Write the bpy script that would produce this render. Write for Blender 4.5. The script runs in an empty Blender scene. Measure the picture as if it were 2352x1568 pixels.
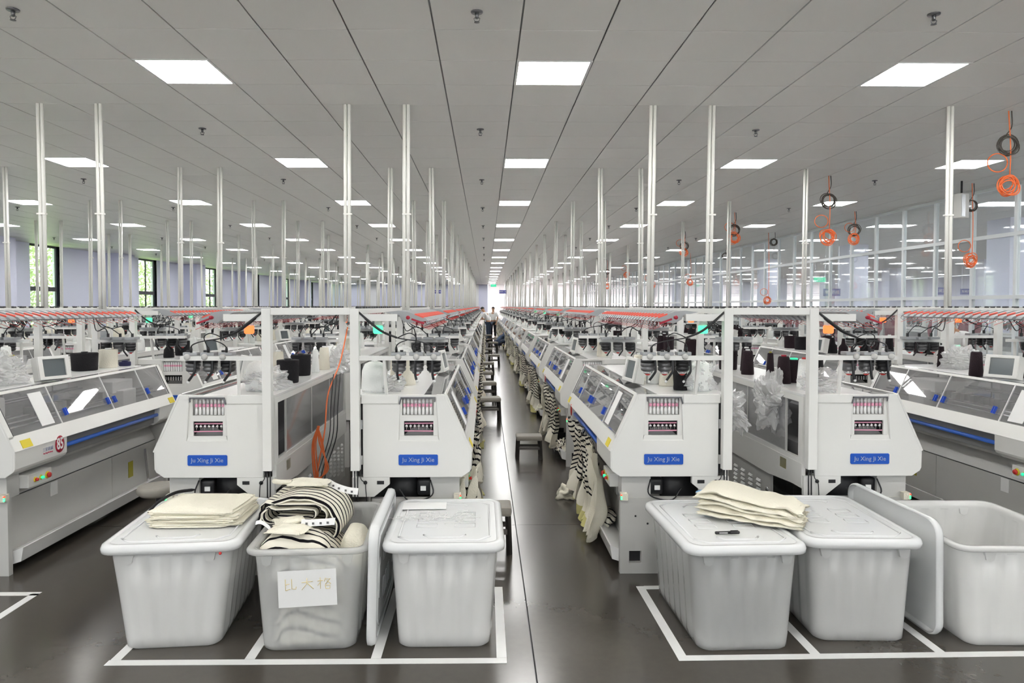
import bpy, bmesh, math, random
from mathutils import Vector, Matrix, noise
from mathutils.geometry import tessellate_polygon

SC = bpy.context.scene
COL = SC.collection
PI = math.pi
R = math.radians

# ------------------------------------------------------------------ camera, world, exposure
CEIL = 3.667
cam_data = bpy.data.cameras.new('camera')
cam = bpy.data.objects.new('camera', cam_data)
COL.objects.link(cam)
cam_data.sensor_width = 36.0
cam_data.lens = 1592 * 36.0 / 2352
cam_data.shift_x = 0.01807
cam_data.shift_y = -0.01415
cam_data.clip_end = 300
cam.location = (0, 0, 1.75)
cam.rotation_euler = (PI / 2 - 0.03, 0, -0.0116)
SC.camera = cam

world = bpy.data.worlds.new('daylight')
SC.world = world
world.use_nodes = True
wn = world.node_tree
bg = wn.nodes['Background']
bg.inputs['Color'].default_value = (0.95, 0.97, 1.0, 1)
bg.inputs['Strength'].default_value = 0.8

sun_data = bpy.data.lights.new('sun', 'SUN')
sun_data.energy = 16.0
sun_data.angle = 0.01
sun_data.color = (1.0, 0.97, 0.92)
sun = bpy.data.objects.new('sun', sun_data)
COL.objects.link(sun)
sun.rotation_euler = (R(-15), 0, 0)      # high sun from beyond the far end of the building

SC.view_settings.view_transform = 'Standard'
SC.view_settings.look = 'None'
SC.view_settings.exposure = 1.84
SC.view_settings.gamma = 1.0
SC.view_settings.use_curve_mapping = False
LIGHT_STRENGTH = 10.0
cy = SC.cycles
cy.max_bounces = 7
cy.diffuse_bounces = 4
cy.glossy_bounces = 3
cy.transmission_bounces = 4
cy.transparent_max_bounces = 14
cy.caustics_reflective = False
cy.caustics_refractive = False
cy.sample_clamp_indirect = 6.0
cy.use_denoising = True
cy.use_adaptive_sampling = True
cy.adaptive_threshold = 0.03

# ------------------------------------------------------------------ materials
MATS = {}

def mat(name, col, rough=0.5, metal=0.0, spec=0.5, emit=0.0, trans=0.0, grain=0.0, gscale=20.0, coat=0.0, bump=0.0):
    m = bpy.data.materials.new(name)
    m.use_nodes = True
    nt = m.node_tree
    p = nt.nodes['Principled BSDF']
    p.inputs['Base Color'].default_value = (*col, 1)
    p.inputs['Roughness'].default_value = rough
    p.inputs['Metallic'].default_value = metal
    p.inputs['Specular IOR Level'].default_value = spec
    p.inputs['Coat Weight'].default_value = coat
    if trans:
        p.inputs['Transmission Weight'].default_value = trans
    if emit:
        p.inputs['Emission Color'].default_value = (*col, 1)
        p.inputs['Emission Strength'].default_value = emit
    if grain or bump:
        tc = nt.nodes.new('ShaderNodeTexCoord')
        nz = nt.nodes.new('ShaderNodeTexNoise')
        nz.inputs['Scale'].default_value = gscale
        nz.inputs['Detail'].default_value = 4
        nt.links.new(tc.outputs['Object'], nz.inputs['Vector'])
        if grain:
            mp = nt.nodes.new('ShaderNodeMapRange')
            mp.inputs['To Min'].default_value = 1 - grain
            mp.inputs['To Max'].default_value = 1 + grain
            mx = nt.nodes.new('ShaderNodeVectorMath')
            mx.operation = 'SCALE'
            mx.inputs[0].default_value = col
            nt.links.new(nz.outputs['Fac'], mp.inputs['Value'])
            nt.links.new(mp.outputs['Result'], mx.inputs['Scale'])
            nt.links.new(mx.outputs['Vector'], p.inputs['Base Color'])
        if bump:
            b = nt.nodes.new('ShaderNodeBump')
            b.inputs['Strength'].default_value = bump
            b.inputs['Distance'].default_value = 0.01
            nt.links.new(nz.outputs['Fac'], b.inputs['Height'])
            nt.links.new(b.outputs['Normal'], p.inputs['Normal'])
    MATS[name] = m
    return m

mat('enamel', (0.755, 0.75, 0.722), 0.32, grain=0.03, gscale=3)
mat('enamel_top', (0.80, 0.80, 0.79), 0.22)
mat('enamel_grey', (0.54, 0.535, 0.515), 0.38, grain=0.05, gscale=4)
mat('bed_grey', (0.22, 0.22, 0.22), 0.4)
mat('dark', (0.018, 0.018, 0.02), 0.5)
mat('black_plastic', (0.012, 0.012, 0.014), 0.4)
mat('black_yarn', (0.010, 0.009, 0.011), 0.95, bump=0.6, gscale=140)
mat('maroon_yarn', (0.018, 0.008, 0.012), 0.95, bump=0.6, gscale=140)
mat('cream_yarn', (0.78, 0.74, 0.63), 0.9, bump=0.5, gscale=140)
mat('white_yarn', (0.88, 0.89, 0.87), 0.8, bump=0.4, gscale=120)
mat('navy', (0.02, 0.02, 0.09), 0.6)
mat('steel', (0.62, 0.62, 0.63), 0.22, metal=1.0)
mat('steel_dark', (0.16, 0.16, 0.17), 0.3, metal=0.8)
mat('drum_grey', (0.16, 0.16, 0.165), 0.28, metal=0.5)
mat('arm_grey', (0.34, 0.35, 0.36), 0.45)
mat('red', (0.62, 0.03, 0.025), 0.4)
mat('red_stripe', (0.85, 0.11, 0.07), 0.45)
mat('dark_red', (0.36, 0.008, 0.03), 0.5)
mat('blue_plate', (0.006, 0.085, 0.48), 0.35)
mat('blue_rail', (0.05, 0.16, 0.62), 0.3)
mat('blue_handle', (0.02, 0.09, 0.60), 0.3)
mat('text_grey', (0.38, 0.42, 0.55), 0.5)
mat('text_white', (0.85, 0.85, 0.85), 0.5)
mat('text_red', (0.6, 0.05, 0.12), 0.5)
mat('yellow', (0.72, 0.58, 0.03), 0.5)
mat('yellow_dull', (0.38, 0.34, 0.03), 0.5)
mat('pink', (0.80, 0.36, 0.50), 0.5)
mat('screen', (0.12, 0.14, 0.15), 0.15)
mat('paper', (0.84, 0.84, 0.83), 0.7)
mat('lamp_green', (0.08, 0.9, 0.36), 0.4, emit=0.45)
mat('lamp_orange', (1.0, 0.17, 0.045), 0.4, emit=0.5)
mat('led_red', (1.0, 0.05, 0.02), 0.4, emit=0.8)
mat('led_green', (0.05, 1.0, 0.3), 0.4, emit=0.6)
mat('pipe_white', (0.80, 0.79, 0.75), 0.35)
mat('cable_orange', (0.90, 0.19, 0.05), 0.5)
mat('cable_grey', (0.07, 0.06, 0.05), 0.5)
mat('ceiling_panel', (0.80, 0.79, 0.77), 0.42, spec=0.35, grain=0.02, gscale=1.5)
mat('ceiling_void', (0.03, 0.03, 0.03), 0.9)
mat('grid_white', (0.62, 0.61, 0.60), 0.3)
mat('light_frame', (0.85, 0.85, 0.85), 0.4)
mat('light_panel', (1.0, 0.99, 0.97), 0.5, emit=LIGHT_STRENGTH)
mat('wall_lavender', (0.72, 0.74, 0.90), 0.7, grain=0.02)
mat('wall_white', (0.80, 0.81, 0.84), 0.6)
mat('wall_panel', (0.82, 0.79, 0.79), 0.35)
mat('frame_black', (0.012, 0.016, 0.028), 0.35)
mat('mullion', (0.72, 0.76, 0.78), 0.3)
mat('stool_seat', (0.33, 0.31, 0.27), 0.55, grain=0.1, gscale=30)
mat('stool_leg', (0.035, 0.032, 0.03), 0.35)
mat('stool_frame', (0.12, 0.11, 0.10), 0.4)
mat('tape_white', (0.80, 0.80, 0.79), 0.45, grain=0.05, gscale=12)
mat('skin', (0.45, 0.24, 0.14), 0.55)
mat('hair', (0.012, 0.010, 0.010), 0.6)
mat('shirt_white', (0.80, 0.80, 0.80), 0.8)
mat('shirt_blue', (0.07, 0.11, 0.19), 0.8)
mat('denim', (0.045, 0.065, 0.11), 0.85, grain=0.2, gscale=12)
mat('trousers_black', (0.015, 0.015, 0.018), 0.8)
mat('maroon', (0.26, 0.012, 0.045), 0.7)
mat('leaf', (0.34, 0.42, 0.22), 0.6, grain=0.5, gscale=2)
mat('bark', (0.12, 0.08, 0.05), 0.9)
mat('bounce_ground', (0.60, 0.59, 0.57), 0.8)
mat('grass', (0.12, 0.2, 0.06), 0.9)
mat('sign_blue', (0.05, 0.06, 0.30), 0.4)
mat('sign_green', (0.02, 0.42, 0.22), 0.4, emit=0.5)
mat('cloth_cream', (0.85, 0.81, 0.68), 0.95, bump=0.5, gscale=90)
mat('cloth_blue', (0.25, 0.45, 0.70), 0.9)
mat('cloth_dark', (0.03, 0.035, 0.045), 0.9)
mat('ink_yellow', (0.75, 0.60, 0.25), 0.8)


def striped(name, black_to, yellow_to, period=0.036, frac=0.30):
    """knitted cloth: printed black bands by the cloth's own length coordinate (UV v, metres)"""
    m = bpy.data.materials.new(name)
    m.use_nodes = True
    nt = m.node_tree
    p = nt.nodes['Principled BSDF']
    p.inputs['Roughness'].default_value = 0.95
    p.inputs['Specular IOR Level'].default_value = 0.1
    uv = nt.nodes.new('ShaderNodeUVMap')
    sp = nt.nodes.new('ShaderNodeSeparateXYZ')
    nt.links.new(uv.outputs['UV'], sp.inputs[0])

    def math_(op, a, b=None):
        n = nt.nodes.new('ShaderNodeMath')
        n.operation = op
        for i, v in enumerate((a, b)):
            if v is None:
                continue
            if isinstance(v, (int, float)):
                n.inputs[i].default_value = v
            else:
                nt.links.new(v, n.inputs[i])
        return n.outputs[0]
    v = sp.outputs['Y']
    fr = math_('FRACT', math_('DIVIDE', v, period))
    st = math_('LESS_THAN', fr, frac)
    if black_to is not None:
        st = math_('MULTIPLY', st, math_('LESS_THAN', v, black_to))
    mix = nt.nodes.new('ShaderNodeMix')
    mix.data_type = 'RGBA'
    mix.inputs['A'].default_value = (0.84, 0.80, 0.69, 1)
    mix.inputs['B'].default_value = (0.012, 0.011, 0.013, 1)
    nt.links.new(st, mix.inputs['Factor'])
    out = mix.outputs['Result']
    if yellow_to is not None:
        m2 = nt.nodes.new('ShaderNodeMix')
        m2.data_type = 'RGBA'
        m2.inputs['B'].default_value = (0.62, 0.58, 0.25, 1)
        nt.links.new(math_('GREATER_THAN', v, yellow_to), m2.inputs['Factor'])
        nt.links.new(out, m2.inputs['A'])
        out = m2.outputs['Result']
    nt.links.new(out, p.inputs['Base Color'])
    MATS[name] = m

striped('cloth_striped', None, None, 0.052, 0.28)
striped('cloth_hanging', 0.46, 0.60, 0.042, 0.36)
striped('cloth_hanging_short', 0.38, None, 0.042, 0.36)


def schlick(nt, f0, scale=1.0):
    """reflectance rising toward grazing view, the same on both faces of a thin sheet"""
    lw = nt.nodes.new('ShaderNodeLayerWeight')
    lw.inputs['Blend'].default_value = 0.5
    pw = nt.nodes.new('ShaderNodeMath'); pw.operation = 'POWER'; pw.inputs[1].default_value = 4.0
    nt.links.new(lw.outputs['Facing'], pw.inputs[0])
    ma = nt.nodes.new('ShaderNodeMath'); ma.operation = 'MULTIPLY_ADD'
    ma.inputs[1].default_value = (1 - f0) * scale; ma.inputs[2].default_value = f0
    nt.links.new(pw.outputs[0], ma.inputs[0])
    return ma.outputs[0]


def glassy(name, tint, gloss=0.12, milky=0.0, rough=0.03):
    m = bpy.data.materials.new(name)
    m.use_nodes = True
    nt = m.node_tree
    nt.nodes.remove(nt.nodes['Principled BSDF'])
    out = nt.nodes['Material Output']
    tr = nt.nodes.new('ShaderNodeBsdfTransparent')
    tr.inputs['Color'].default_value = (*tint, 1)
    gl = nt.nodes.new('ShaderNodeBsdfGlossy')
    gl.inputs['Roughness'].default_value = rough
    refl = schlick(nt, gloss, 0.9)
    mx = nt.nodes.new('ShaderNodeMixShader')
    nt.links.new(refl, mx.inputs['Fac'])
    base = tr.outputs[0]
    if milky:
        df = nt.nodes.new('ShaderNodeBsdfDiffuse')
        df.inputs['Color'].default_value = (0.94, 0.94, 0.94, 1)
        m0 = nt.nodes.new('ShaderNodeMixShader')
        m0.inputs['Fac'].default_value = milky
        nt.links.new(tr.outputs[0], m0.inputs[1])
        nt.links.new(df.outputs[0], m0.inputs[2])
        base = m0.outputs[0]
    nt.links.new(base, mx.inputs[1])
    nt.links.new(gl.outputs[0], mx.inputs[2])
    nt.links.new(mx.outputs[0], out.inputs['Surface'])
    MATS[name] = m

glassy('glass', (0.95, 0.98, 0.99), 0.06, milky=0.09)
glassy('window_glass', (0.97, 0.99, 1.0), 0.05)
glassy('cover_plastic', (0.90, 0.90, 0.91), 0.07, milky=0.09, rough=0.02)
glassy('back_plastic', (0.80, 0.80, 0.82), 0.08, milky=0.22, rough=0.12)
glassy('film', (0.99, 0.99, 0.99), 0.05, milky=0.36, rough=0.16)


def milky_plastic(name, clear, tint=(0.955, 0.95, 0.935), tl_share=0.22):
    """translucent polypropylene: part diffuse, part translucent, part see-through"""
    m = bpy.data.materials.new(name)
    m.use_nodes = True
    nt = m.node_tree
    nt.nodes.remove(nt.nodes['Principled BSDF'])
    out = nt.nodes['Material Output']
    N = nt.nodes.new
    df = N('ShaderNodeBsdfDiffuse'); df.inputs['Color'].default_value = (*tint, 1)
    tl = N('ShaderNodeBsdfTranslucent'); tl.inputs['Color'].default_value = (*tint, 1)
    tr = N('ShaderNodeBsdfTransparent'); tr.inputs['Color'].default_value = (0.95, 0.96, 0.96, 1)
    gl = N('ShaderNodeBsdfGlossy'); gl.inputs['Roughness'].default_value = 0.22
    a = N('ShaderNodeMixShader'); a.inputs['Fac'].default_value = tl_share
    nt.links.new(df.outputs[0], a.inputs[1]); nt.links.new(tl.outputs[0], a.inputs[2])
    b = N('ShaderNodeMixShader'); b.inputs['Fac'].default_value = clear
    nt.links.new(a.outputs[0], b.inputs[1]); nt.links.new(tr.outputs[0], b.inputs[2])
    c = N('ShaderNodeMixShader')
    nt.links.new(schlick(nt, 0.035, 0.7), c.inputs['Fac'])
    nt.links.new(b.outputs[0], c.inputs[1]); nt.links.new(gl.outputs[0], c.inputs[2])
    nt.links.new(c.outputs[0], out.inputs['Surface'])
    MATS[name] = m

milky_plastic('tub_plastic', 0.26)
milky_plastic('tub_plastic_clear', 0.64)
milky_plastic('tub_plastic_half', 0.46)
milky_plastic('lid_plastic', 0.08, (0.90, 0.91, 0.91), 0.15)
milky_plastic('frosted', 0.0, (0.95, 0.90, 0.90), 0.6)


def floor_mat():
    m = bpy.data.materials.new('polished_concrete')
    m.use_nodes = True
    nt = m.node_tree
    p = nt.nodes['Principled BSDF']
    tc = nt.nodes.new('ShaderNodeTexCoord')
    n1 = nt.nodes.new('ShaderNodeTexNoise'); n1.inputs['Scale'].default_value = 0.8; n1.inputs['Detail'].default_value = 6
    n2 = nt.nodes.new('ShaderNodeTexNoise'); n2.inputs['Scale'].default_value = 22; n2.inputs['Detail'].default_value = 5
    cr = nt.nodes.new('ShaderNodeValToRGB')
    cr.color_ramp.elements[0].position = 0.3; cr.color_ramp.elements[0].color = (0.050, 0.044, 0.037, 1)
    cr.color_ramp.elements[1].position = 0.75; cr.color_ramp.elements[1].color = (0.076, 0.067, 0.056, 1)
    ad = nt.nodes.new('ShaderNodeMath'); ad.operation = 'MULTIPLY_ADD'; ad.inputs[1].default_value = 0.25
    nt.links.new(tc.outputs['Object'], n1.inputs['Vector'])
    nt.links.new(tc.outputs['Object'], n2.inputs['Vector'])
    nt.links.new(n2.outputs['Fac'], ad.inputs[0]); nt.links.new(n1.outputs['Fac'], ad.inputs[2])
    nt.links.new(ad.outputs[0], cr.inputs['Fac'])
    nt.links.new(cr.outputs['Color'], p.inputs['Base Color'])
    mr = nt.nodes.new('ShaderNodeMapRange')
    mr.inputs['To Min'].default_value = 0.14; mr.inputs['To Max'].default_value = 0.27
    nt.links.new(n1.outputs['Fac'], mr.inputs['Value'])
    nt.links.new(mr.outputs['Result'], p.inputs['Roughness'])
    p.inputs['Specular IOR Level'].default_value = 0.75
    MATS['floor'] = m
floor_mat()


# ------------------------------------------------------------------ mesh builder
class MB:
    def __init__(s):
        s.v = []; s.f = []; s.mi = []; s.sm = []; s.uv = []
        s.cur = 0
        s.smooth = False
        s.M = None
        s.needfix = False

    def add(s, vs, fs, uvs=None):
        b = len(s.v)
        for p in vs:
            p = Vector(p)
            s.v.append(s.M @ p if s.M else p)
        for f in fs:
            s.f.append([b + i for i in f])
            s.mi.append(s.cur); s.sm.append(s.smooth)
        s.uv += uvs if uvs else [(0, 0)] * len(vs)
        return s

    def box(s, x0, x1, y0, y1, z0, z1):
        v = [(x, y, z) for z in (z0, z1) for y in (y0, y1) for x in (x0, x1)]
        return s.add(v, [(0, 2, 3, 1), (4, 5, 7, 6), (0, 1, 5, 4), (2, 6, 7, 3), (0, 4, 6, 2), (1, 3, 7, 5)])

    def beam(s, p, q, w, h=None, up=(0, 0, 1)):
        h = h or w
        p = Vector(p); q = Vector(q); d = (q - p).normalized()
        a = d.cross(Vector(up))
        if a.length < 1e-4:
            a = d.cross(Vector((1, 0, 0)))
        a.normalize(); b = a.cross(d)
        v = []
        for c in (p, q):
            for i, j in ((-1, -1), (1, -1), (1, 1), (-1, 1)):
                v.append(c + a * (i * w / 2) + b * (j * h / 2))
        return s.add(v, [(0, 1, 2, 3), (7, 6, 5, 4), (0, 4, 5, 1), (1, 5, 6, 2), (2, 6, 7, 3), (3, 7, 4, 0)])

    def prism(s, outer, holes, y0, y1, axis='y'):
        """polygon (u,z) with holes, extruded along y (axis 'y') or x ('x': polygon is (y,z))"""
        loops = [outer] + list(holes)
        def P(a, b, t):
            return (a, t, b) if axis == 'y' else ((t, a, b) if axis == 'x' else (a, b, t))
        flat = [p for l in loops for p in l]
        tris = tessellate_polygon([[Vector((a, b, 0)) for a, b in l] for l in loops])
        n = len(flat)
        vs = [P(a, b, y0) for a, b in flat] + [P(a, b, y1) for a, b in flat]
        fs = []
        def area(l):
            return sum(l[i][0] * l[(i + 1) % len(l)][1] - l[(i + 1) % len(l)][0] * l[i][1] for i in range(len(l)))
        for t in tris:
            a = area([flat[i] for i in t])
            t = list(t) if a > 0 else list(t)[::-1]
            if axis == 'y':
                fs.append(t); fs.append([i + n for i in t[::-1]])
            else:
                fs.append(t[::-1]); fs.append([i + n for i in t])
        k = 0
        for li, l in enumerate(loops):
            pos = area(l) > 0
            flip = (not pos) if li == 0 else pos
            for i in range(len(l)):
                a, b = k + i, k + (i + 1) % len(l)
                q = [a, b, b + n, a + n]
                fs.append(q if not flip else q[::-1])
            k += len(l)
        s.needfix = True
        return s.add(vs, fs)

    def tube(s, pts, r, n=6, cap=True):
        pts = [Vector(p) for p in pts]
        rs = r if isinstance(r, (list, tuple)) else [r] * len(pts)
        prev = None
        vs = []
        for i, p in enumerate(pts):
            d = (pts[min(i + 1, len(pts) - 1)] - pts[max(i - 1, 0)])
            if d.length < 1e-7:
                d = Vector((0, 0, 1))
            d.normalize()
            if prev is None:
                a = d.orthogonal().normalized()
            else:
                a = prev - d * prev.dot(d)
                if a.length < 1e-5:
                    a = d.orthogonal()
                a.normalize()
            prev = a
            b = d.cross(a)
            for k in range(n):
                t = 2 * PI * k / n
                vs.append(p + (a * math.cos(t) + b * math.sin(t)) * rs[i])
        fs = []
        for i in range(len(pts) - 1):
            for k in range(n):
                k2 = (k + 1) % n
                fs.append((i * n + k, i * n + k2, (i + 1) * n + k2, (i + 1) * n + k))
        if cap:
            fs.append(tuple(range(n))[::-1])
            fs.append(tuple((len(pts) - 1) * n + k for k in range(n)))
        return s.add(vs, fs)

    def lathe(s, prof, c=(0, 0, 0), n=14, tilt=None, sy=1.0):
        """prof: (r, z) list from bottom to top"""
        vs = []
        for r, z in prof:
            for k in range(n):
                t = 2 * PI * k / n
                p = Vector((r * math.cos(t), r * math.sin(t) * sy, z))
                if tilt:
                    p = tilt @ p
                vs.append(p + Vector(c))
        fs = []
        for i in range(len(prof) - 1):
            for k in range(n):
                k2 = (k + 1) % n
                fs.append((i * n + k, i * n + k2, (i + 1) * n + k2, (i + 1) * n + k))
        fs.append(tuple(range(n))[::-1])
        fs.append(tuple((len(prof) - 1) * n + k for k in range(n)))
        return s.add(vs, fs)

    def sphere(s, c, r, n=10, m=7, sc=(1, 1, 1)):
        vs = []
        for i in range(1, m):
            t = PI * i / m
            for k in range(n):
                a = 2 * PI * k / n
                vs.append((c[0] + r * sc[0] * math.sin(t) * math.cos(a), c[1] + r * sc[1] * math.sin(t) * math.sin(a), c[2] + r * sc[2] * math.cos(t)))
        vs.append((c[0], c[1], c[2] + r * sc[2])); vs.append((c[0], c[1], c[2] - r * sc[2]))
        top, bot = len(vs) - 2, len(vs) - 1
        fs = []
        for i in range(m - 2):
            for k in range(n):
                k2 = (k + 1) % n
                fs.append((i * n + k, (i + 1) * n + k, (i + 1) * n + k2, i * n + k2))
        for k in range(n):
            k2 = (k + 1) % n
            fs.append((top, k, k2)); fs.append((bot, (m - 2) * n + k2, (m - 2) * n + k))
        return s.add(vs, fs)

    def grid(s, nu, nv, fn, close_u=False):
        """fn(i/nu, j/nv) -> (point, uv)"""
        vs = []; uvs = []
        for j in range(nv + 1):
            for i in range(nu + (0 if close_u else 1)):
                p, uv = fn(i / nu, j / nv)
                vs.append(p); uvs.append(uv)
        w = nu if close_u else nu + 1
        fs = []
        for j in range(nv):
            for i in range(nu):
                i2 = (i + 1) % w if close_u else i + 1
                fs.append((j * w + i, j * w + i2, (j + 1) * w + i2, (j + 1) * w + i))
        return s.add(vs, fs, uvs)

    def mesh(s, name, mats, sx=1, bevel=0.0, fix=False):
        me = bpy.data.meshes.new(name)
        vs = [(sx * p[0], p[1], p[2]) for p in s.v]
        fs = [f[::-1] for f in s.f] if sx < 0 else s.f
        me.from_pydata(vs, [], fs)
        if isinstance(mats, str):
            mats = [mats]
        for m in mats:
            me.materials.append(MATS[m])
        me.polygons.foreach_set('material_index', s.mi)
        me.polygons.foreach_set('use_smooth', s.sm)
        if any(u != (0, 0) for u in s.uv):
            l = me.uv_layers.new(name='UVMap')
            for lp in me.loops:
                l.data[lp.index].uv = s.uv[lp.vertex_index]
        fix = fix or s.needfix
        if bevel or fix:
            bm = bmesh.new(); bm.from_mesh(me)
            if fix:
                bmesh.ops.recalc_face_normals(bm, faces=bm.faces)
            if bevel:
                ed = [e for e in bm.edges if len(e.link_faces) == 2 and e.calc_face_angle(0) > 0.6]
                bmesh.ops.bevel(bm, geom=ed, offset=bevel, segments=2, profile=0.6, affect='EDGES', clamp_overlap=True)
            bm.to_mesh(me); bm.free()
        me.update()
        return me

    def build(s, name, mats, parent=None, loc=(0, 0, 0), sx=1, bevel=0.0, fix=False, rot=None):
        o = bpy.data.objects.new(name, s.mesh(name, mats, sx, bevel, fix))
        COL.objects.link(o)
        o.location = loc
        if rot:
            o.rotation_euler = rot
        if parent:
            o.parent = parent
        return o


def smoothMB():
    m = MB(); m.smooth = True
    return m


def crom(pts, n=6):
    P = [Vector(p) for p in pts]
    P = [P[0] * 2 - P[1]] + P + [P[-1] * 2 - P[-2]]
    out = []
    for i in range(1, len(P) - 2):
        for k in range(n):
            t = k / n
            a, b, c, d = P[i - 1], P[i], P[i + 1], P[i + 2]
            out.append(0.5 * ((2 * b) + (c - a) * t + (2 * a - 5 * b + 4 * c - d) * t * t + (3 * b - a - 3 * c + d) * t ** 3))
    out.append(P[-2])
    return out


def tag(o, label=None, cat=None, group=None, kind=None):
    if label: o['label'] = label
    if cat: o['category'] = cat
    if group: o['group'] = group
    if kind: o['kind'] = kind
    return o


def empty(name, loc=(0, 0, 0), rz=0.0, label=None, cat=None, group=None):
    o = bpy.data.objects.new(name, None)
    COL.objects.link(o)
    o.location = loc
    o.rotation_euler = (0, 0, rz)
    o.empty_display_size = 0.1
    return tag(o, label, cat, group)


KIDS = {}
def kids(o):
    if o.name not in KIDS:
        KIDS[o.name] = [c for c in bpy.data.objects if c.parent == o]
    return KIDS[o.name]

def copy_tree(o, parent=None):
    c = o.copy()
    COL.objects.link(c)
    if parent is not None:
        c.parent = parent
    for ch in kids(o):
        copy_tree(ch, c)
    return c


def text_mesh(s, size, name, mname, ext=0.001, bold=0.0):
    cu = bpy.data.curves.new(name, 'FONT')
    cu.body = s; cu.size = size; cu.align_x = 'CENTER'; cu.align_y = 'CENTER'
    cu.extrude = ext; cu.resolution_u = 2
    cu.offset = bold
    o = bpy.data.objects.new(name, cu)
    COL.objects.link(o)
    dg = bpy.context.evaluated_depsgraph_get()
    me = bpy.data.meshes.new_from_object(o.evaluated_get(dg))
    bpy.data.objects.remove(o); bpy.data.curves.remove(cu)
    me.materials.clear(); me.materials.append(MATS[mname])
    me.name = name
    return me

ORD = ['first', 'second', 'third', 'fourth', 'fifth', 'sixth', 'seventh', 'eighth', 'ninth', 'tenth', 'eleventh', 'twelfth',
       'thirteenth', 'fourteenth', 'fifteenth', 'sixteenth', 'seventeenth', 'eighteenth', 'nineteenth', 'twentieth']

# ------------------------------------------------------------------ the room
X_L, X_G, X_R = -13.8, 8.23, 30.0
Y_B, Y_E = -5.3, 61.5
P = 0.6
GX, GY = 0.245, 5.477        # a corner of the ceiling grid

# floor: slabs with narrow joints
fl = MB().box(X_L - 1, X_R, Y_B, Y_E + 1, -0.3, -0.012).build('floor', 'dark')
tag(fl, kind='structure')
xs = [X_L - 1, -11.76, -5.76, 0.24, 6.24, 12.24, 18.24, 24.24, X_R]
ys = [Y_B, -0.5, 5.5, 11.6, 17.6, 23.6, 29.6, 35.6, 41.6, 47.6, 53.6, Y_E + 1]
for i in range(len(xs) - 1):
    for j in range(len(ys) - 1):
        MB().box(xs[i] + 0.004, xs[i + 1] - 0.004, ys[j] + 0.002, ys[j + 1] - 0.002, -0.012, 0.0).build('floor_slab', 'floor', fl)

# ceiling: panels in a grid, lights in every fifth / sixth cell
cl = MB().box(X_L - 0.7, X_R, Y_B, Y_E + 0.5, CEIL + 0.03, CEIL + 0.2).build('ceiling', 'ceiling_void')
tag(cl, kind='structure')
i0, i1 = int((X_L - GX) / P) - 1, int((X_R - GX) / P) - 1
j0, j1 = int((Y_B - GY) / P), int((Y_E - GY) / P)
cells = []
lights = []
for j in range(j0, j1 + 1):
    for i in range(i0, i1 + 1):
        x = GX + i * P; y = GY + j * P
        if i % 5 == 0 and j % 6 == 0:
            lights.append((i // 5, j // 6, x, y))
        else:
            cells.append((x, y))
tile_me = MB().box(0.006, P - 0.006, 0.003, P - 0.003, 0, 0.012).mesh('ceiling_tile', 'ceiling_panel', bevel=0.0015)
def in_view(x, y):
    return y > 4.0 and -0.745 * y < x < 0.80 * y
near = sorted([c for c in cells if in_view(c[0] + P / 2, c[1] + P / 2)], key=lambda c: math.hypot(c[0], c[1]))[:296]
nearset = set(near)
for (x, y) in near:
    o = bpy.data.objects.new('ceiling_tile', tile_me)
    COL.objects.link(o); o.parent = cl; o.location = (x, y, CEIL)
rest = MB()
for (x, y) in cells:
    if (x, y) not in nearset:
        rest.box(x + 0.006, x + P - 0.006, y + 0.0025, y + P - 0.0025, CEIL, CEIL + 0.012)
tag(rest.build('ceiling_tile_field', 'ceiling_panel', cl), kind='stuff')
# T bars showing in the joints
tb = MB()
for i in range(i0, i1 + 2):
    x = GX + i * P
    tb.box(x - 0.012, x + 0.012, Y_B, Y_E, CEIL + 0.016, CEIL + 0.03)
tag(tb.build('grid_bar', 'bed_grey', cl), kind='stuff')

# ceiling lights
COLW = {0: 'above the central aisle', -1: 'one column left of the aisle', -2: 'two columns left of the aisle', -3: 'three columns left of the aisle',
        -4: 'four columns left of the aisle', 1: 'one column right of the aisle', 2: 'two columns right of the aisle',
        3: 'just beyond the glass wall', 4: 'second column beyond the glass wall', 5: 'third column beyond the glass wall',
        6: 'fourth column beyond the glass wall', 7: 'fifth column beyond the glass wall', 8: 'sixth column beyond the glass wall', 9: 'last column beyond the glass wall'}
frame_me = MB().prism([(0.002, 0.002), (0.598, 0.002), (0.598, 0.598), (0.002, 0.598)], [[(0.022, 0.022), (0.022, 0.578), (0.578, 0.578), (0.578, 0.022)]], 0, 0.02, 'z').mesh('frame', 'light_frame', fix=True)
diff_me = MB().box(0.022, 0.578, 0.022, 0.578, 0.003, 0.012).mesh('diffuser', 'light_panel')
for (ci, cj, x, y) in lights:
    if ci not in COLW:
        continue
    w = COLW[ci]
    lab = ('square white ceiling light, %s from the front, %s' % (ORD[cj], w)) if cj >= 0 else ('square white ceiling light %s the camera, %s' % ('above' if cj == -1 else 'well behind', w))
    r = empty('ceiling_light', (x, y, CEIL - 0.002), 0, lab, 'ceiling light', 'square ceiling lights')
    for nm, me in (('frame', frame_me), ('diffuser', diff_me)):
        o = bpy.data.objects.new(nm, me); COL.objects.link(o); o.parent = r

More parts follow.
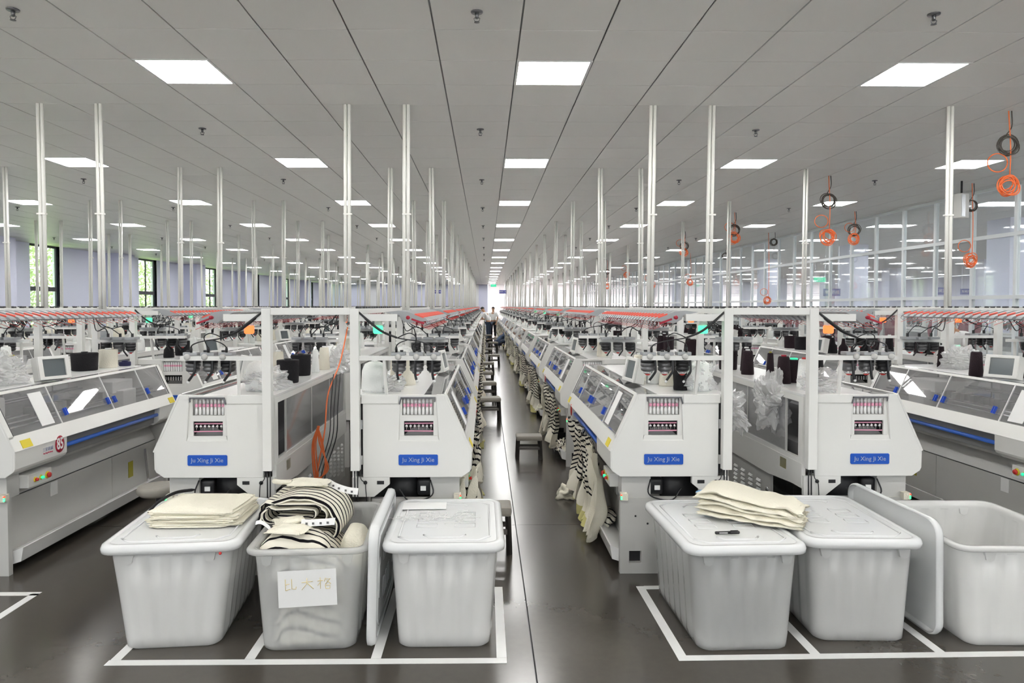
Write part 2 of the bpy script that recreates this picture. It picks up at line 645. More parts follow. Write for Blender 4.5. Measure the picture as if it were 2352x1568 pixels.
# sprinklers
def sprinkler_mesh():
    m = smoothMB()
    m.lathe([(0.038, -0.008), (0.040, 0.0)], n=14)
    m.lathe([(0.010, -0.045), (0.014, -0.008)], n=8)
    m.tube([(0.0, 0.0, -0.03), (0.02, 0, -0.045), (0.014, 0, -0.06), (0, 0, -0.066)], 0.003, 5)
    m.tube([(0.0, 0.0, -0.03), (-0.02, 0, -0.045), (-0.014, 0, -0.06), (0, 0, -0.066)], 0.003, 5)
    m.lathe([(0.018, -0.070), (0.018, -0.067)], n=10)
    return m.mesh('ceiling_sprinkler', 'steel_dark')
sp_me = sprinkler_mesh()
for a in range(-4, 3):
    for b in range(0, 9):
        x = -0.055 + 3.0 * a; y = 4.577 + 3.0 * b
        if not in_view(x, y) or x > X_G:
            continue
        o = bpy.data.objects.new('ceiling_sprinkler', sp_me); COL.objects.link(o); o.location = (x, y, CEIL)
        side = 'over the aisle' if a == 0 else '%s %s of the aisle' % (['', 'one bay', 'two bays', 'three bays', 'four bays'][abs(a)], 'left' if a < 0 else 'right')
        tag(o, 'small metal ceiling sprinkler, %s from the front, %s' % (ORD[b], side), 'sprinkler', 'ceiling sprinklers')

# left wall with tall windows between lavender pillars
WIN = [14.6 + 6.6 * k for k in range(-3, 8)]
wl = empty('wall_left', (0, 0, 0)); tag(wl, kind='structure')
prev = Y_B
for wy in WIN + [None]:
    y1 = wy if wy is not None else Y_E + 0.5
    if y1 > prev:
        MB().box(X_L - 0.25, X_L, prev, y1, 0, CEIL + 0.1).build('wall_panel', 'wall_lavender', wl)
    prev = (wy or 0) + 1.5
for wy in WIN:
    MB().box(X_L - 0.25, X_L, wy, wy + 1.5, 0, 0.85).build('sill_wall', 'wall_lavender', wl)
    # pillar before each window bay
    MB().box(X_L, X_L + 0.6, wy - 2.5, wy - 1.5, 0, CEIL).build('pillar', 'wall_lavender', wl, bevel=0.004)
MB().box(X_L, X_L + 0.012, 19.9, 19.98, 0, CEIL).build('joint_strip', 'frame_black', wl)
for k, wy in enumerate(WIN):
    w = empty('window_%d' % (k + 1), (0, 0, 0)); tag(w, kind='structure')
    xw = X_L - 0.06
    fr = MB()
    fr.prism([(wy, 0.85), (wy + 1.5, 0.85), (wy + 1.5, CEIL), (wy, CEIL)], [[(wy + 0.06, 0.91), (wy + 0.06, CEIL - 0.07), (wy + 1.38, CEIL - 0.07), (wy + 1.38, 0.91)]], xw - 0.05, xw, 'x')
    fr.build('window_frame', 'frame_black', w, fix=True)
    MB().box(xw - 0.05, xw + 0.01, wy + 0.06, wy + 1.38, 2.22, 2.36).build('transom', 'frame_black', w)
    MB().box(xw - 0.04, xw + 0.005, wy + 0.68, wy + 0.72, 0.91, CEIL - 0.07).build('mullion', 'frame_black', w)
    for (a, b) in ((wy + 0.06, wy + 0.68), (wy + 0.72, wy + 1.38)):
        for (c, d) in ((0.91, 2.22), (2.36, CEIL - 0.07)):
            MB().box(xw - 0.035, xw - 0.03, a, b, c, d).build('pane', 'window_glass', w)
    MB().box(xw + 0.002, X_L + 0.002, wy + 1.5, wy + 1.52, 0.85, CEIL).build('reveal', 'wall_white', w)

# far wall
we = empty('wall_end'); tag(we, kind='structure')
MB().box(X_L - 0.2, 0.2, Y_E, Y_E + 0.3, 0, CEIL).build('wall_panel', 'wall_lavender', we)
for i in range(20):
    for j in range(4):
        x = 0.24 + i * 1.5; z = 0.02 + j * 0.92
        MB().box(x, x + 1.46, Y_E + 0.12, Y_E + 0.2, z, min(z + 0.90, CEIL)).build('partition_panel', 'frosted' , we)
for i, x in enumerate((-0.9, -3.9, -6.9, -9.9)):
    MB().box(x - 0.3, x + 0.3, Y_E - 0.5, Y_E, 0, CEIL).build('pillar', 'wall_white', we)
wb = empty('wall_back_added'); tag(wb, kind='structure')  # unseen back wall, its windows added to let daylight into the hall
MB().box(X_L - 0.2, X_R, Y_B - 0.2, Y_B, 0, 1.3).build('sill_wall', 'wall_white', wb)
MB().box(X_L - 0.2, X_R, Y_B - 0.2, Y_B, CEIL - 0.15, CEIL).build('lintel', 'wall_white', wb)
k = X_L - 0.2
while k < X_R:
    MB().box(k, k + 0.35, Y_B - 0.2, Y_B, 1.3, CEIL - 0.15).build('pier', 'wall_white', wb)
    MB().box(k + 0.35, k + 2.6, Y_B - 0.12, Y_B - 0.11, 1.3, CEIL - 0.15).build('pane', 'window_glass', wb)  # added glazing behind the camera, admits daylight
    k += 2.6
bounce_ground = MB().box(X_L - 40, X_R + 30, -60, Y_B - 0.3, -0.6, -0.5).build('bounce_ground', 'bounce_ground'); tag(bounce_ground, kind='structure')  # unseen pale ground, added to bounce sunlight up to the ceiling
wr = MB().box(X_R, X_R + 0.2, Y_B, Y_E, 0, CEIL).build('wall_right', 'wall_lavender'); tag(wr, kind='structure')

# glazed partition on the right
gw = empty('wall_glass', (X_G, 0, 0)); tag(gw, kind='structure')
mul = MB().box(-0.03, 0.03, -0.03, 0.03, 0, CEIL).mesh('mullion', 'mullion')
tiers = [(0.05, 1.86), (1.93, 2.84), (2.91, CEIL - 0.03)]
panes = [MB().box(-0.004, 0.004, 0.03, 0.937, a, b).mesh('pane', 'glass') for a, b in tiers]
n = int((Y_E - 1.0) / 0.967)
for k in range(n):
    y = 1.0 + 0.967 * k
    o = bpy.data.objects.new('mullion', mul); COL.objects.link(o); o.parent = gw; o.location = (0, y, 0)
    for me in panes:
        o = bpy.data.objects.new('pane', me); COL.objects.link(o); o.parent = gw; o.location = (0, y, 0)
for z in (0.02, 1.895, 2.875, CEIL - 0.02):
    MB().box(-0.035, 0.035, 1.0, Y_E, z - 0.03, z + 0.03).build('transom', 'mullion', gw)
# pillars of the hall beyond
for k in range(7):
    for xx in (11.6, 20.6):
        o = MB().box(-0.3, 0.3, -0.35, 0.35, 0, CEIL).build('trim_%d' % (k + 1), 'wall_lavender', loc=(xx, 15.2 + 6.6 * k, 0), bevel=0.01)
        tag(o, kind='structure')

# ------------------------------------------------------------------ knitting machines
# local axes: x = from the back of the machine (0) to its nose (0.76); y = along the machine from its near end; z up
L = 2.31
SIDE = [(0.07, 0.646), (0.707, 0.646), (0.760, 0.682), (0.763, 0.816), (0.598, 1.178), (0.07, 1.178)]

def slope_pt(t):
    """point on the slanted front, t = 0 at the top, 1 at the nose"""
    return (0.598 + 0.165 * t, 1.178 - 0.362 * t)

name_me = text_mesh('Ju Xing Ji Xie', 0.039, 'lettering', 'text_grey')

def place_mesh(name, me, parent, loc, rot=(0, 0, 0)):
    o = bpy.data.objects.new(name, me); COL.objects.link(o); o.parent = parent
    o.location = loc; o.rotation_euler = rot
    return o


def feeder(m, u, y, dark, lod):
    """yarn feeder drum hanging from the side bar; material slots 0 light, 1 drum, 2 black, 3 red"""
    m.smooth = True
    m.cur = 1 if not dark else 2
    n = 14 if lod == 0 else 8
    m.lathe([(0.030, 1.325), (0.044, 1.335), (0.046, 1.352), (0.042, 1.354), (0.042, 1.360), (0.047, 1.362), (0.047, 1.385)], (u, y, 0), n)
    m.cur = 2
    m.lathe([(0.047, 1.385), (0.047, 1.405)], (u, y, 0), n)
    m.cur = 0
    m.lathe([(0.024, 1.312), (0.032, 1.325)], (u, y, 0), n)
    m.smooth = False


def make_machine(sx, lod):
    r = empty('knitting_machine')
    def B(m, name, mats, parent=None, bevel=0.0, kind=None, label=None):
        o = m.build(name, mats, parent or r, sx=sx, bevel=bevel)
        if kind: o['kind'] = kind
        if label: o['label'] = label
        return o
    # side panel at the near end, with the thread-tension window recessed in it
    rec = [(0.300, 0.885), (0.560, 0.885), (0.540, 1.162), (0.312, 1.162)]
    m = MB().prism(SIDE, [rec] if lod < 2 else [[(0.32, 0.91), (0.525, 0.91), (0.525, 1.16), (0.32, 1.16)]], 0.0, 0.03)
    sp = B(m, 'side_panel', 'enamel', bevel=0.004 if lod == 0 else 0)
    if lod < 2:
        m = MB().prism([(0.300, 0.885), (0.560, 0.885), (0.540, 1.162), (0.312, 1.162)],
                       [[(0.322, 1.046), (0.526, 1.046), (0.526, 1.158), (0.322, 1.158)], [(0.333, 0.912), (0.523, 0.912), (0.523, 1.008), (0.333, 1.008)]], 0.016, 0.03)
        B(m, 'recess_plate', 'enamel', sp)
        B(MB().prism([(0.300, 0.885), (0.560, 0.885), (0.552, 0.915), (0.308, 0.915)], [], 0.004, 0.018), 'recess_lip', 'enamel', sp)
        B(MB().box(0.322, 0.526, 0.05, 0.055, 1.02, 1.17), 'cassette_back', 'enamel', sp)
    B(MB().box(0.30, 0.55, 0.075, 0.08, 0.88, 1.03), 'window_back', 'dark', sp)
    if lod == 0:
        for i in range(8):
            u = 0.335 + i * 0.0245
            q = smoothMB()
            q.cur = 0
            q.lathe([(0.009, 1.048), (0.009, 1.085), (0.006, 1.088), (0.006, 1.10)], (u, 0.03, 0), 8)
            q.cur = 1
            q.lathe([(0.0085, 1.10), (0.0095, 1.104), (0.0095, 1.116), (0.007, 1.120)], (u, 0.03, 0), 8)
            q.cur = 0
            q.lathe([(0.006, 1.12), (0.010, 1.135), (0.005, 1.150)], (u, 0.03, 0), 8)
            B(q, 'tension_spool', ['paper', 'pink'], sp)
        for i in range(7):
            u = 0.348 + i * 0.0265
            q = smoothMB(); q.sphere((u, 0.035, 0.972), 0.011, 8, 6); q.tube([(u, 0.06, 0.99), (u, 0.03, 0.982), (u, 0.028, 0.95)], 0.003, 5)
            B(q, 'tension_ball', 'steel', sp)
        q = MB(); q.tube([(0.335, 0.03, 0.942), (0.522, 0.03, 0.940)], 0.004, 6); q.tube([(0.335, 0.04, 0.99), (0.522, 0.04, 0.99)], 0.005, 6)
        B(q, 'guide_rod', 'pink', sp)
        q = MB(); q.box(0.314, 0.535, -0.012, 0.004, 1.158, 1.166); q.tube([(0.318, -0.006, 1.16), (0.312, -0.006, 1.145), (0.306, -0.006, 1.120)], 0.005, 6); q.tube([(0.53, -0.006, 1.16), (0.534, -0.006, 1.15), (0.532, -0.006, 1.135)], 0.004, 6)
        B(q, 'guide_bracket', 'steel_dark', sp)
    else:
        q = MB(); q.cur = 0
        for i in range(8):
            u = 0.335 + i * 0.0245; q.box(u - 0.008, u + 0.008, 0.02, 0.04, 1.05, 1.145)
        q.cur = 1
        for i in range(8):
            u = 0.335 + i * 0.0245; q.box(u - 0.009, u + 0.009, 0.018, 0.042, 1.10, 1.118)
        B(q, 'tension_spool_row', ['paper', 'pink'], sp, kind='stuff')
        if lod == 1:
            q = MB()
            for i in range(7):
                u = 0.348 + i * 0.0265; q.box(u - 0.007, u + 0.007, 0.02, 0.06, 0.95, 0.99)
            B(q, 'tension_ball_row', 'steel', sp, kind='stuff')
    # blue name plate
    pl = B(MB().prism([(0.300, 0.732), (0.306, 0.726), (0.547, 0.726), (0.553, 0.732), (0.553, 0.788), (0.547, 0.794), (0.306, 0.794), (0.300, 0.788)], [], -0.006, 0.0), 'name_plate', 'blue_plate', sp)
    if lod < 2:
        place_mesh('lettering', name_me, pl, (sx * 0.427, -0.0066, 0.760), (PI / 2, 0, 0))
    # lid of the end cabinet + door seam hardware
    if lod < 2:
        B(MB().box(0.062, 0.300, -0.008, 0.03, 1.124, 1.180), 'cabinet_lid', 'enamel', bevel=0.004)
        B(MB().box(0.545, 0.592, -0.004, 0.03, 1.150, 1.180), 'corner_cap', 'enamel')
        for z in (0.99, 0.76):
            B(MB().box(0.055, 0.070, -0.006, 0.006, z - 0.03, z + 0.03), 'hinge', 'steel')
        B(MB().box(0.05, 0.07, 0.02, 0.03, 0.66, 1.12), 'door_gap', 'dark')
    # far side panel
    B(MB().prism(SIDE, [], L - 0.03, L), 'end_panel', 'enamel')
    # top surface
    B(MB().box(0.0, 0.46, 0.03, L - 0.03, 1.158, 1.178), 'top_plate', 'enamel_top', bevel=0.003 if lod == 0 else 0)
    # posts, rail, frame
    B(MB().box(0.0, 0.058, -0.055, 0.0, 0.70, 1.735), 'post', 'enamel', bevel=0.004 if lod == 0 else 0)
    B(MB().box(0.0, 0.055, L - 0.05, L, 1.18, 1.735), 'post', 'enamel')
    B(MB().box(0.005, 0.055, 0.0, L + 0.45, 1.70, 1.735), 'top_rail', 'enamel')
    B(MB().box(0.058, 0.30, -0.045, -0.005, 1.655, 1.70), 'top_arm', 'enamel')
    q = MB()
    rnd = random.Random(7)
    for i in range(20 if lod < 2 else 8):
        y = 0.08 + i * (L / (20 if lod < 2 else 8)) + rnd.uniform(-.03, .03)
        q.box(0.015, 0.035, y, y + 0.03, 1.735, 1.748)
    B(q, 'wire_clips', 'black_plastic', kind='stuff')
    # thread guide wings: one grey arm per thread
    def arm(q, y, lod):
        prof = [(0.22, 1.712), (0.30, 1.722), (0.36, 1.715), (0.475, 1.672), (0.49, 1.655), (0.44, 1.652), (0.36, 1.64), (0.32, 1.665), (0.31, 1.69)]
        sl = 0.056
        q.cur = 0
        n = len(prof)
        vs = [(u, y + (u - 0.22) * 0.28, z) for u, z in prof] + [(u, y + sl + (u - 0.22) * 0.28, z) for u, z in prof]
        q.add(vs, [tuple(range(n)), tuple(range(2 * n - 1, n - 1, -1))] + [(i, n + i, n + (i + 1) % n, (i + 1) % n) for i in range(n)])
        q.cur = 1
        a, b = (0.405, 1.700), (0.462, 1.680)
        y0, y1 = y + (a[0] - 0.22) * 0.28 - 0.001, y + (b[0] - 0.22) * 0.28 - 0.001
        q.add([(a[0], y0, a[1] - 0.006), (b[0], y1, b[1] - 0.008), (b[0], y1, b[1] + 0.003), (a[0], y0, a[1] + 0.003),
               (a[0], y0 + sl * .42, a[1] + 0.003), (b[0], y1 + sl * .42, b[1] + 0.003)], [(0, 1, 2, 3), (3, 2, 5, 4)])
        q.cur = 2
        q.tube([(0.47, y + 0.08, 1.665), (0.485, y + 0.082, 1.635), (0.46, y + 0.085, 1.62), (0.45, y + 0.08, 1.64)], 0.003, 4, False)
        q.cur = 3
        q.tube([(0.38, y + 0.05, 1.645), (0.43, y + 0.05, 1.628), (0.50, y + 0.055, 1.600)], 0.0018, 4, False)
        q.needfix = True
    NA = 24
    if lod == 0:
        me = None
        for i in range(NA):
            if me is None:
                q = MB(); arm(q, 0, 0)
                me = q.mesh('tension_arm', ['arm_grey', 'red_stripe', 'steel', 'red'], sx)
            place_mesh('tension_arm', me, r, (0, -0.04 + i * 0.094, 0))
        q = smoothMB(); q.M = Matrix.Translation((0.37, -0.045, 1.678)) @ Matrix.Rotation(PI / 2, 4, 'X'); q.lathe([(0.012, 0.0), (0.013, 0.02), (0.008, 0.026)], n=12)
        B(q, 'guide_knob', 'dark_red')
        q = MB(); q.beam((0.39, -0.04, 1.668), (0.47, -0.04, 1.640), 0.006, 0.012); B(q, 'guide_lever', 'dark_red')
    else:
        q = MB()
        nn = NA if lod == 1 else 12
        for i in range(nn):
            arm(q, -0.04 + i * 0.094 * NA / nn, 1)
        B(q, 'tension_arms', ['arm_grey', 'red_stripe', 'steel', 'red'], kind='stuff')
    B(MB().box(0.26, 0.285, 0.0, L - 0.05, 1.68, 1.70), 'wing_rail', 'enamel_grey')
    # side bar with three yarn feeders
    B(MB().box(0.058, 0.575, -0.045, -0.015, 1.405, 1.433), 'feeder_bar', 'enamel')
    B(MB().beam((0.215, -0.03, 1.405), (0.222, 0.01, 1.18), 0.018), 'bar_strut', 'enamel')
    if lod == 0:
        for i, u in enumerate((0.30, 0.415, 0.525)):
            q = MB(); feeder(q, u, 0.035, i == (2 if sx > 0 else 0), 0)
            fd = B(q, 'yarn_feeder', ['steel', 'drum_grey', 'black_plastic', 'red'])
            q = smoothMB(); q.lathe([(0.008, 1.300), (0.017, 1.306), (0.021, 1.314)], (u, 0.035, 0), 12)
            B(q, 'feeder_tip', 'red', fd)
            q = MB(); q.box(u - 0.045, u + 0.045, -0.02, 0.06, 1.433, 1.456); B(q, 'feeder_housing', 'arm_grey', fd, bevel=0.006)
            q = smoothMB(); q.M = Matrix.Translation((u + 0.005, -0.045, 1.428)) @ Matrix.Rotation(PI / 2, 4, 'X'); q.lathe([(0.020, 0), (0.020, 0.006), (0.012, 0.014)], n=14)
            B(q, 'clamp_knob', 'enamel_grey', fd)
            s_ = 0.022
            q = MB(); pts = [(u - 0.035, -0.02, 1.405), (u - 0.036, -0.03, 1.34), (u - 0.025, -0.03, 1.315), (u + 0.004, -0.03, 1.275)] if sx < 0 else [(u - 0.004, -0.02, 1.405), (u - 0.004, -0.03, 1.34), (u - 0.003, -0.03, 1.31), (u + 0.004, -0.03, 1.28)]
            q.tube(crom(pts, 4), 0.0085, 6); B(q, 'feeder_arm', 'black_plastic', fd)
            q = smoothMB(); e = pts[-1]; q.sphere((e[0] + 0.004, e[1], e[2] - 0.008), 0.009, 8, 6, (1, .5, 1)); B(q, 'thread_eye', 'paper', fd)
            q = smoothMB(); q.lathe([(0.008, 1.455), (0.009, 1.478), (0.005, 1.492)], (u - 0.01, -0.02, 0), 10); B(q, 'cable_plug', 'black_plastic', fd)
            q = MB(); q.box(u + 0.012, u + 0.030, 0.0, 0.02, 1.456, 1.468); B(q, 'feeder_switch', 'dark', fd)
    else:
        for i, u in enumerate((0.30, 0.415, 0.525)):
            q = MB(); feeder(q, u, 0.035, i == 1, 1)
            q.cur = 3; q.lathe([(0.008, 1.300), (0.021, 1.314)], (u, 0.035, 0), 6)
            q.cur = 0; q.box(u - 0.045, u + 0.045, -0.02, 0.06, 1.433, 1.456)
            q.cur = 2; q.tube([(u - 0.03, -0.03, 1.40), (u - 0.03, -0.035, 1.33), (u + 0.004, -0.03, 1.28)], 0.008, 4)
            q.box(u - 0.018, u - 0.002, -0.03, -0.012, 1.455, 1.490)
            B(q, 'yarn_feeder', ['arm_grey', 'drum_grey', 'black_plastic', 'red'])
    # second bar with feeders at the far end
    yb = L - 0.10
    if lod < 2:
        B(MB().box(0.055, 0.50, yb - 0.015, yb + 0.015, 1.405, 1.433), 'feeder_bar', 'enamel')
        B(MB().beam((0.14, yb, 1.405), (0.14, yb, 1.18), 0.018), 'bar_strut', 'enamel')
    far_q = MB()
    for i, u in enumerate((0.20, 0.315, 0.43)):
        q = MB() if lod < 2 else far_q
        feeder(q, u, yb - 0.065, i != 1, 1)
        q.cur = 3; q.lathe([(0.008, 1.300), (0.021, 1.314)], (u, yb - 0.065, 0), 6)
        q.cur = 0; q.box(u - 0.045, u + 0.045, yb - 0.09, yb + 0.02, 1.433, 1.456)
        q.cur = 2; q.tube([(u - 0.03, yb - 0.13, 1.40), (u - 0.03, yb - 0.135, 1.33), (u + 0.004, yb - 0.13, 1.28)], 0.008, 4)
        q.box(u - 0.018, u - 0.002, yb - 0.02, yb, 1.455, 1.490)
        if lod < 2:
            B(q, 'yarn_feeder', ['arm_grey', 'drum_grey', 'black_plastic', 'red'])
    if lod == 2:
        far_q.cur = 0; far_q.box(0.055, 0.50, yb - 0.015, yb + 0.015, 1.405, 1.433)
        B(far_q, 'far_feeder_rack', ['arm_grey', 'drum_grey', 'black_plastic', 'red'], kind='stuff')
    q = smoothMB(); ff = 5 if lod < 2 else 2
    q.tube(crom([(0.04, yb, 1.71), (0.12, yb - 0.04, 1.60), (0.24, yb - 0.05, 1.54), (0.36, yb - 0.04, 1.56), (0.42, yb - 0.01, 1.48)], ff), 0.005, 4)
    q.tube(crom([(0.04, yb, 1.70), (0.14, yb - 0.05, 1.56), (0.22, yb - 0.05, 1.55), (0.30, yb - 0.01, 1.48)], ff), 0.005, 4)
    q.tube(crom([(0.04, yb, 1.69), (0.10, yb - 0.05, 1.52), (0.17, yb - 0.03, 1.54), (0.19, yb - 0.01, 1.48)], ff), 0.005, 4)
    B(q, 'feeder_cable', 'black_plastic')
    # cables from the post head to the feeders
    n_ = 6 if lod == 0 else (4 if lod == 1 else 2)
    cr_ = 6 if lod == 0 else 4
    q = smoothMB()
    for pts, rr in (([(0.048, -0.03, 1.712), (0.13, -0.05, 1.640), (0.212, -0.055, 1.582), (0.31, -0.05, 1.547), (0.43, -0.045, 1.528), (0.50, -0.03, 1.505), (0.515, -0.02, 1.480)], 0.0042),
                    ([(0.30, -0.05, 1.548), (0.345, -0.055, 1.570), (0.385, -0.055, 1.578), (0.420, -0.05, 1.55), (0.405, -0.02, 1.480)], 0.0036),
                    ([(0.37, -0.05, 1.538), (0.32, -0.05, 1.520), (0.295, -0.035, 1.50), (0.290, -0.02, 1.480)], 0.0036),
                    ([(0.05, -0.04, 1.716), (0.13, -0.06, 1.650), (0.21, -0.065, 1.590), (0.30, -0.06, 1.550)], 0.0075)):
        q.tube(crom(pts, n_), rr * (1 if lod == 0 else 1.15), cr_)
    B(q, 'feeder_cable', 'black_plastic', label='black cables running from post to yarn feeders' if lod == 0 else None)
    # signal lamp hangs under the top arm
    q = MB(); q.box(0.145, 0.185, 0.02, 0.06, 1.625, 1.655); B(q, 'lamp_socket', 'enamel')
    q = smoothMB(); q.lathe([(0.026, 1.572), (0.032, 1.580), (0.032, 1.618), (0.028, 1.625)], (0.165, 0.04, 0), 12 if lod < 2 else 6)
    B(q, 'signal_lamp', 'lamp_green')
    # back: framed plastic windows, band and louvred lower doors
    if lod < 2:
        m = MB().prism([(0.03, 0.72), (L - 0.03, 0.72), (L - 0.03, 1.158), (0.03, 1.158)], [[(0.09, 0.75), (0.09, 1.12), (L - 0.1, 1.12), (L - 0.1, 0.75)]], 0.0, 0.025, 'x')
        B(m, 'back_frame', 'enamel')
        for a, b in ((0.30, 1.0), (1.0, 1.62), (1.62, 2.21)):
            B(MB().box(0.010, 0.014, a + 0.006, b - 0.006, 0.75, 1.12), 'back_pane', 'back_plastic')
        for a in (0.30, 1.0, 1.62):
            B(MB().box(0.006, 0.018, a - 0.006, a + 0.006, 0.75, 1.12), 'pane_edge', 'enamel_grey')
        B(MB().prism([(0.03, 0.72), (0.03, 0.56), (0.18, 0.56), (0.55, 0.53), (L - 0.03, 0.53), (L - 0.03, 0.72)], [], -0.004, 0.022, 'x'), 'back_band', 'enamel')
        B(MB().box(-0.004, 0.0, 0.26, 0.36, 0.63, 0.70), 'warning_sticker', 'yellow_dull')
        for a, b in ((0.55, 1.42), (1.43, L - 0.03)):
            d = B(MB().box(0.012, 0.03, a, b, 0.10, 0.525), 'back_door', 'enamel_grey')
            for c in range(4 if lod == 0 else 0):
                for k in range(8):
                    y = a + 0.18 + c * 0.16
                    q = MB(); z = 0.44 - k * 0.035
                    q.add([(0.012, y, z), (0.012, y + 0.075, z), (0.000, y + 0.07, z - 0.016), (0.000, y + 0.005, z - 0.016), (0.012, y, z - 0.020), (0.012, y + 0.075, z - 0.020)],
                          [(0, 1, 2, 3), (3, 2, 5, 4), (0, 3, 4), (1, 5, 2)])
                    B(q, 'louvre', 'enamel_top', d)
            q = smoothMB(); q.M = Matrix.Translation((0.008, a + 0.05, 0.40)); q.sphere((0, 0, 0), 0.022, 10, 7, (0.5, 1, 1)); B(q, 'lock', 'steel', d)
    else:
        B(MB().box(0.005, 0.02, 0.03, L - 0.03, 0.53, 1.158), 'back_panel', 'enamel')
    # interior
    B(MB().prism([(0.10, 0.70), (0.66, 0.70), (0.66, 0.80), (0.47, 0.97), (0.40, 0.97), (0.20, 0.80), (0.10, 0.80)], [], 0.06, L - 0.04), 'needle_bed', 'bed_grey')
    if lod < 2:
        for u, z in ((0.60, 0.93), (0.57, 0.955), (0.54, 0.98), (0.30, 1.06), (0.34, 1.05), (0.66, 0.85)):
            q = smoothMB(); q.tube([(u, 0.05, z), (u, L - 0.04, z)], 0.007, 6); B(q, 'guide_rail', 'steel')
        q = MB(); q.box(0.22, 0.60, 1.5, 1.84, 1.00, 1.10); q.box(0.52, 0.66, 1.56, 1.78, 0.88, 1.02)
        B(q, 'carriage', 'enamel', bevel=0.01)
        B(MB().box(0.60, 0.603, 1.60, 1.74, 0.93, 0.99), 'carriage_badge', 'blue_plate')
        rnd = random.Random(3)
        for k in range(9 if lod == 0 else 0):
            y = 0.5 + k * 0.11
            q = MB(); q.box(0.50, 0.58, y, y + 0.05, 0.975, 1.03); B(q, 'yarn_carrier', 'steel_dark')
        q = MB(); q.box(0.30, 0.56, 0.10, 0.24, 0.97, 1.14); B(q, 'drive_housing', 'enamel', bevel=0.02)
    # slanted glazed front cover
    a, b = slope_pt(0.0), slope_pt(0.76)
    def strip(t0, t1, y0, y1, th=0.012, off=0.0):
        p, q_ = slope_pt(t0), slope_pt(t1)
        n = (0.910, 0.415)
        o = off
        return MB().prism([(p[0] + n[0] * o, p[1] + n[1] * o), (q_[0] + n[0] * o, q_[1] + n[1] * o), (q_[0] + n[0] * (o + th), q_[1] + n[1] * (o + th)), (p[0] + n[0] * (o + th), p[1] + n[1] * (o + th))], [], y0, y1)
    B(strip(0.76, 1.02, 0.0, L, 0.014, -0.002), 'cover_sill', 'enamel')
    B(strip(-0.02, 0.03, 0.03, L - 0.03, 0.008, -0.002), 'cover_head', 'enamel')
    B(strip(0.0, 0.80, 0.0, 0.045, 0.012, 0.0), 'cover_stile', 'enamel')
    B(strip(0.0, 0.80, L - 0.045, L, 0.012, 0.0), 'cover_stile', 'enamel')
    if lod < 2:
        B(strip(0.03, 0.77, 0.045, 0.052, 0.008, 0.004), 'gasket', 'dark')
        B(strip(0.03, 0.77, L - 0.052, L - 0.045, 0.008, 0.004), 'gasket', 'dark')
    for y0, y1 in ((0.05, 0.58), (0.585, 1.28), (1.285, 1.86), (1.865, L - 0.05)):
        if lod < 2:
            B(strip(0.02, 0.78, y0, y1, 0.004, 0.0), 'cover_pane', 'cover_plastic')
            B(strip(0.02, 0.78, y1 - 0.004, y1 + 0.004, 0.008, 0.0), 'pane_edge', 'enamel_top')
    if lod == 2:
        B(strip(0.02, 0.78, 0.05, L - 0.05, 0.004, 0.0), 'cover_pane', 'cover_plastic')
        B(MB().box(0.46, 0.60, 0.03, L - 0.03, 1.16, 1.178), 'top_pane', 'enamel_top')
    else:
        B(MB().box(0.462, 0.598, 0.03, L - 0.03, 1.170, 1.175), 'top_pane', 'cover_plastic')
        q = MB()
        for i in range(10): q.box(0.40 + i * 0.017, 0.410 + i * 0.017, L - 0.028, L - 0.012, 1.178, 1.180)
        B(q, 'vent_slots', 'dark', kind='stuff')
        for y in (0.66, 1.235, 1.335, 1.90):
            p = slope_pt(0.64); q_ = slope_pt(0.50)
            q = MB()
            for dy in (-0.009, 0.009):
                q.beam((p[0] + 0.012, y + dy, p[1] + 0.006), (q_[0] + 0.012, y + dy, q_[1] + 0.006), 0.006, 0.02)
            q.beam((p[0] + 0.010, y, p[1] + 0.004), (q_[0] + 0.010, y, q_[1] + 0.004), 0.02, 0.008)
            B(q, 'cover_handle', 'blue_handle')
        B(strip(0.10, 0.72, 0.36, 0.50, 0.003, 0.006), 'paper_sheet', 'paper')
    # nose fascia
    for y0, y1 in ((0.0, 0.56), (1.98, L)):
        B(MB().prism([(0.66, 0.82), (0.66, 0.66), (0.707, 0.646), (0.760, 0.682), (0.770, 0.70), (0.772, 0.83)], [], y0 + (0.002 if y0 == 0 else 0), y1), 'nose_block', 'enamel', bevel=0.006 if lod == 0 else 0)
    B(MB().prism([(0.66, 0.83), (0.66, 0.67), (0.715, 0.67), (0.730, 0.83)], [], 0.56, 1.98), 'nose_recess', 'bed_grey')
    q = smoothMB(); q.tube([(0.745, 0.56, 0.745), (0.745, 1.98, 0.745)], 0.016, 8)
    B(q, 'rail', 'blue_rail', label='blue safety rail along the nose' if lod == 0 else None)
    if lod < 2:
        B(MB().box(0.7725, 0.7745, 0.58, 0.66, 0.70, 0.74), 'rating_plate', 'paper') if False else None
        for y0 in (0.08, 2.19):
            B(strip(0.86, 1.0, y0, y0 + 0.10, 0.003, 0.0125), 'warning_sticker', 'yellow')
    B(MB().box(0.08, 0.68, 0.03, L - 0.03, 0.64, 0.66), 'belly_plate', 'enamel_grey')
    # lower body
    m = MB().prism([(0.12, 0.0), (0.70, 0.0), (0.70, 0.50), (0.12, 0.50)], [[(0.56, 0.07), (0.64, 0.07), (0.64, 0.15), (0.56, 0.15)]] if lod < 2 else [], 0.03, 0.07)
    ft = B(m, 'foot_panel', 'enamel_grey')
    if lod < 2:
        B(MB().box(0.55, 0.65, 0.071, 0.075, 0.05, 0.16), 'slot_back', 'dark', ft)
        for u, z in ((0.52, 0.33), (0.60, 0.38), (0.33, 0.30)):
            q = smoothMB(); q.M = Matrix.Translation((u, 0.031, z)) @ Matrix.Rotation(PI / 2, 4, 'X'); q.lathe([(0.007, 0), (0.007, 0.002)], n=8); B(q, 'bolt_hole', 'dark', ft)
